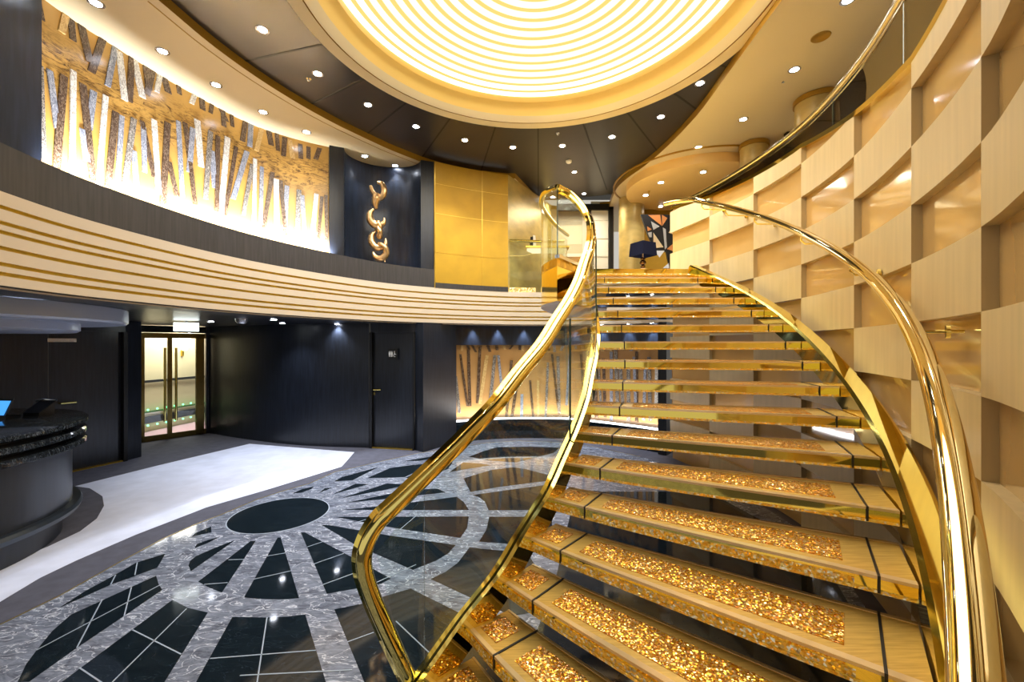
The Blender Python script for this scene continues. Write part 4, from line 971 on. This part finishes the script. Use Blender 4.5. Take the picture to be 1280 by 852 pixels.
# mural uplights in the trough, art niche strip light, dome and pale cove light
def area(loc, sx, sy, power, col, rot, name='strip_light'):
    l = bpy.data.lights.new(name, 'AREA'); l.shape = 'RECTANGLE'; l.size = sx; l.size_y = sy; l.energy = power; l.color = col
    o = bpy.data.objects.new(name, l); C.objects.link(o); o.location = loc; o.rotation_euler = rot; return o
tr_ = offset(mw, -.16)
for i in range(1, len(tr_)-1, 2):
    a, c = tr_[i-1], tr_[i+1]; t = c-a
    nn = Vector((-t.y, t.x)).normalized(); dv = Vector((nn.x*1.0, nn.y*1.0, 1)); dv.normalize()
    Z = -dv; X = Vector((t.x, t.y, 0)).normalized(); Y = Z.cross(X).normalized()
    from mathutils import Matrix
    area((tr_[i].x, tr_[i].y, ZB+.42), t.length, .05, 75*t.length, (.84,.89,1), Matrix((X, Y, Z)).transposed().to_euler()).data.spread = math.radians(110)
for i in range(1, len(NICHEART)-1, 3):
    a, c = NICHEART[i-1], NICHEART[i+1]; t = c-a; p = offset(NICHEART, .12)[i]
    area((p.x, p.y, .40), t.length*1.4, .04, 2.2, (1,.95,.9), (pi+.15, 0, math.atan2(t.y, t.x)))
area((DC[0],DC[1],ZK+.1), 3.9, 3.9, 165, (1,.95,.85), (0,0,0), 'dome_light').data.shape = 'DISK'
area((-7.0,9.2,2.15), .8, 2.0, 60, (1,.95,.9), (0,0,.1), 'corridor_light')
area((1.5,9.2,4.85), 1.0, .8, 30, (1,.9,.7), (0,0,0), 'passage_light')
area((4.6,4.6,4.85), 1.0, 3.0, 30, (1,.88,.65), (0,0,0), 'side_corridor_light')
spot((mid.x-.2, mid.y-.5, 4.9), 60, (1,.95,.88), 60, rot=(.2,0,0))
# small ceiling fittings
def fitting(name, label, cat, px, py, z, prof, m):
    p = at_z(px, py, z); b = MB(); b.lathe(prof, (p.x,p.y,z), 20); return tag(obj(name, b, m), label, cat)
spk = [(0,-.035),(.012,-.035),(.02,-.03),(.008,-.02),(.008,-.005),(.03,-.005),(.03,0)]
fitting('sprinkler_head', 'tiny chrome sprinkler head in the dark ceiling beside the second spotlight', 'sprinkler', 386, 98, ZK, spk, M['chrome'])
fitting('sprinkler_head', 'tiny sprinkler head at the dome edge in the dark ceiling', 'sprinkler', 697, 166, ZK, spk, M['chrome'])
fitting('sprinkler_head', 'tiny chrome sprinkler head in the right-hand gold ceiling', 'sprinkler', 979, 100, ZS+.012, spk, M['chrome'])
fitting('sprinkler_head', 'tiny sprinkler head in the round ceiling disc over the landing', 'sprinkler', 811, 239, ZS-.17, spk, M['goldsat'])
fitting('smoke_detector', 'round white smoke detector in the dark ceiling panels', 'detector', 711, 201, ZK, [(0,-.04),(.035,-.04),(.05,-.025),(.055,0)], M['white'])
fitting('smoke_detector', 'round grey smoke detector in the low dark ceiling near the glass doors', 'detector', 302, 399, ZLOW, [(0,-.06),(.05,-.06),(.075,-.03),(.08,.01)], M['lamp_ring'])
fitting('ceiling_speaker', 'round flush speaker grille in the right-hand gold ceiling', 'speaker', 1026, 46, ZS, [(0,-.003),(.08,-.003),(.085,-.006),(.09,0)], M['fascia'])

# ================================================================= world, camera, view
w = bpy.data.worlds.new('World'); bpy.context.scene.world = w; w.use_nodes = True
w.node_tree.nodes['Background'].inputs[0].default_value = (1,.94,.82,1); w.node_tree.nodes['Background'].inputs[1].default_value = .55
cam = bpy.data.cameras.new('camera'); co = bpy.data.objects.new('camera', cam); C.objects.link(co)
co.location = (0,0,EYE); co.rotation_euler = (pi/2,0,0); cam.sensor_width = 36; cam.lens = 36*F/1280; cam.shift_y = (HZ-426)/1280; cam.clip_start = .05
bpy.context.scene.camera = co
vs_ = bpy.context.scene.view_settings; vs_.view_transform = 'Standard'; vs_.look = 'None'; vs_.gamma = 1; vs_.use_curve_mapping = False; vs_.exposure = .12
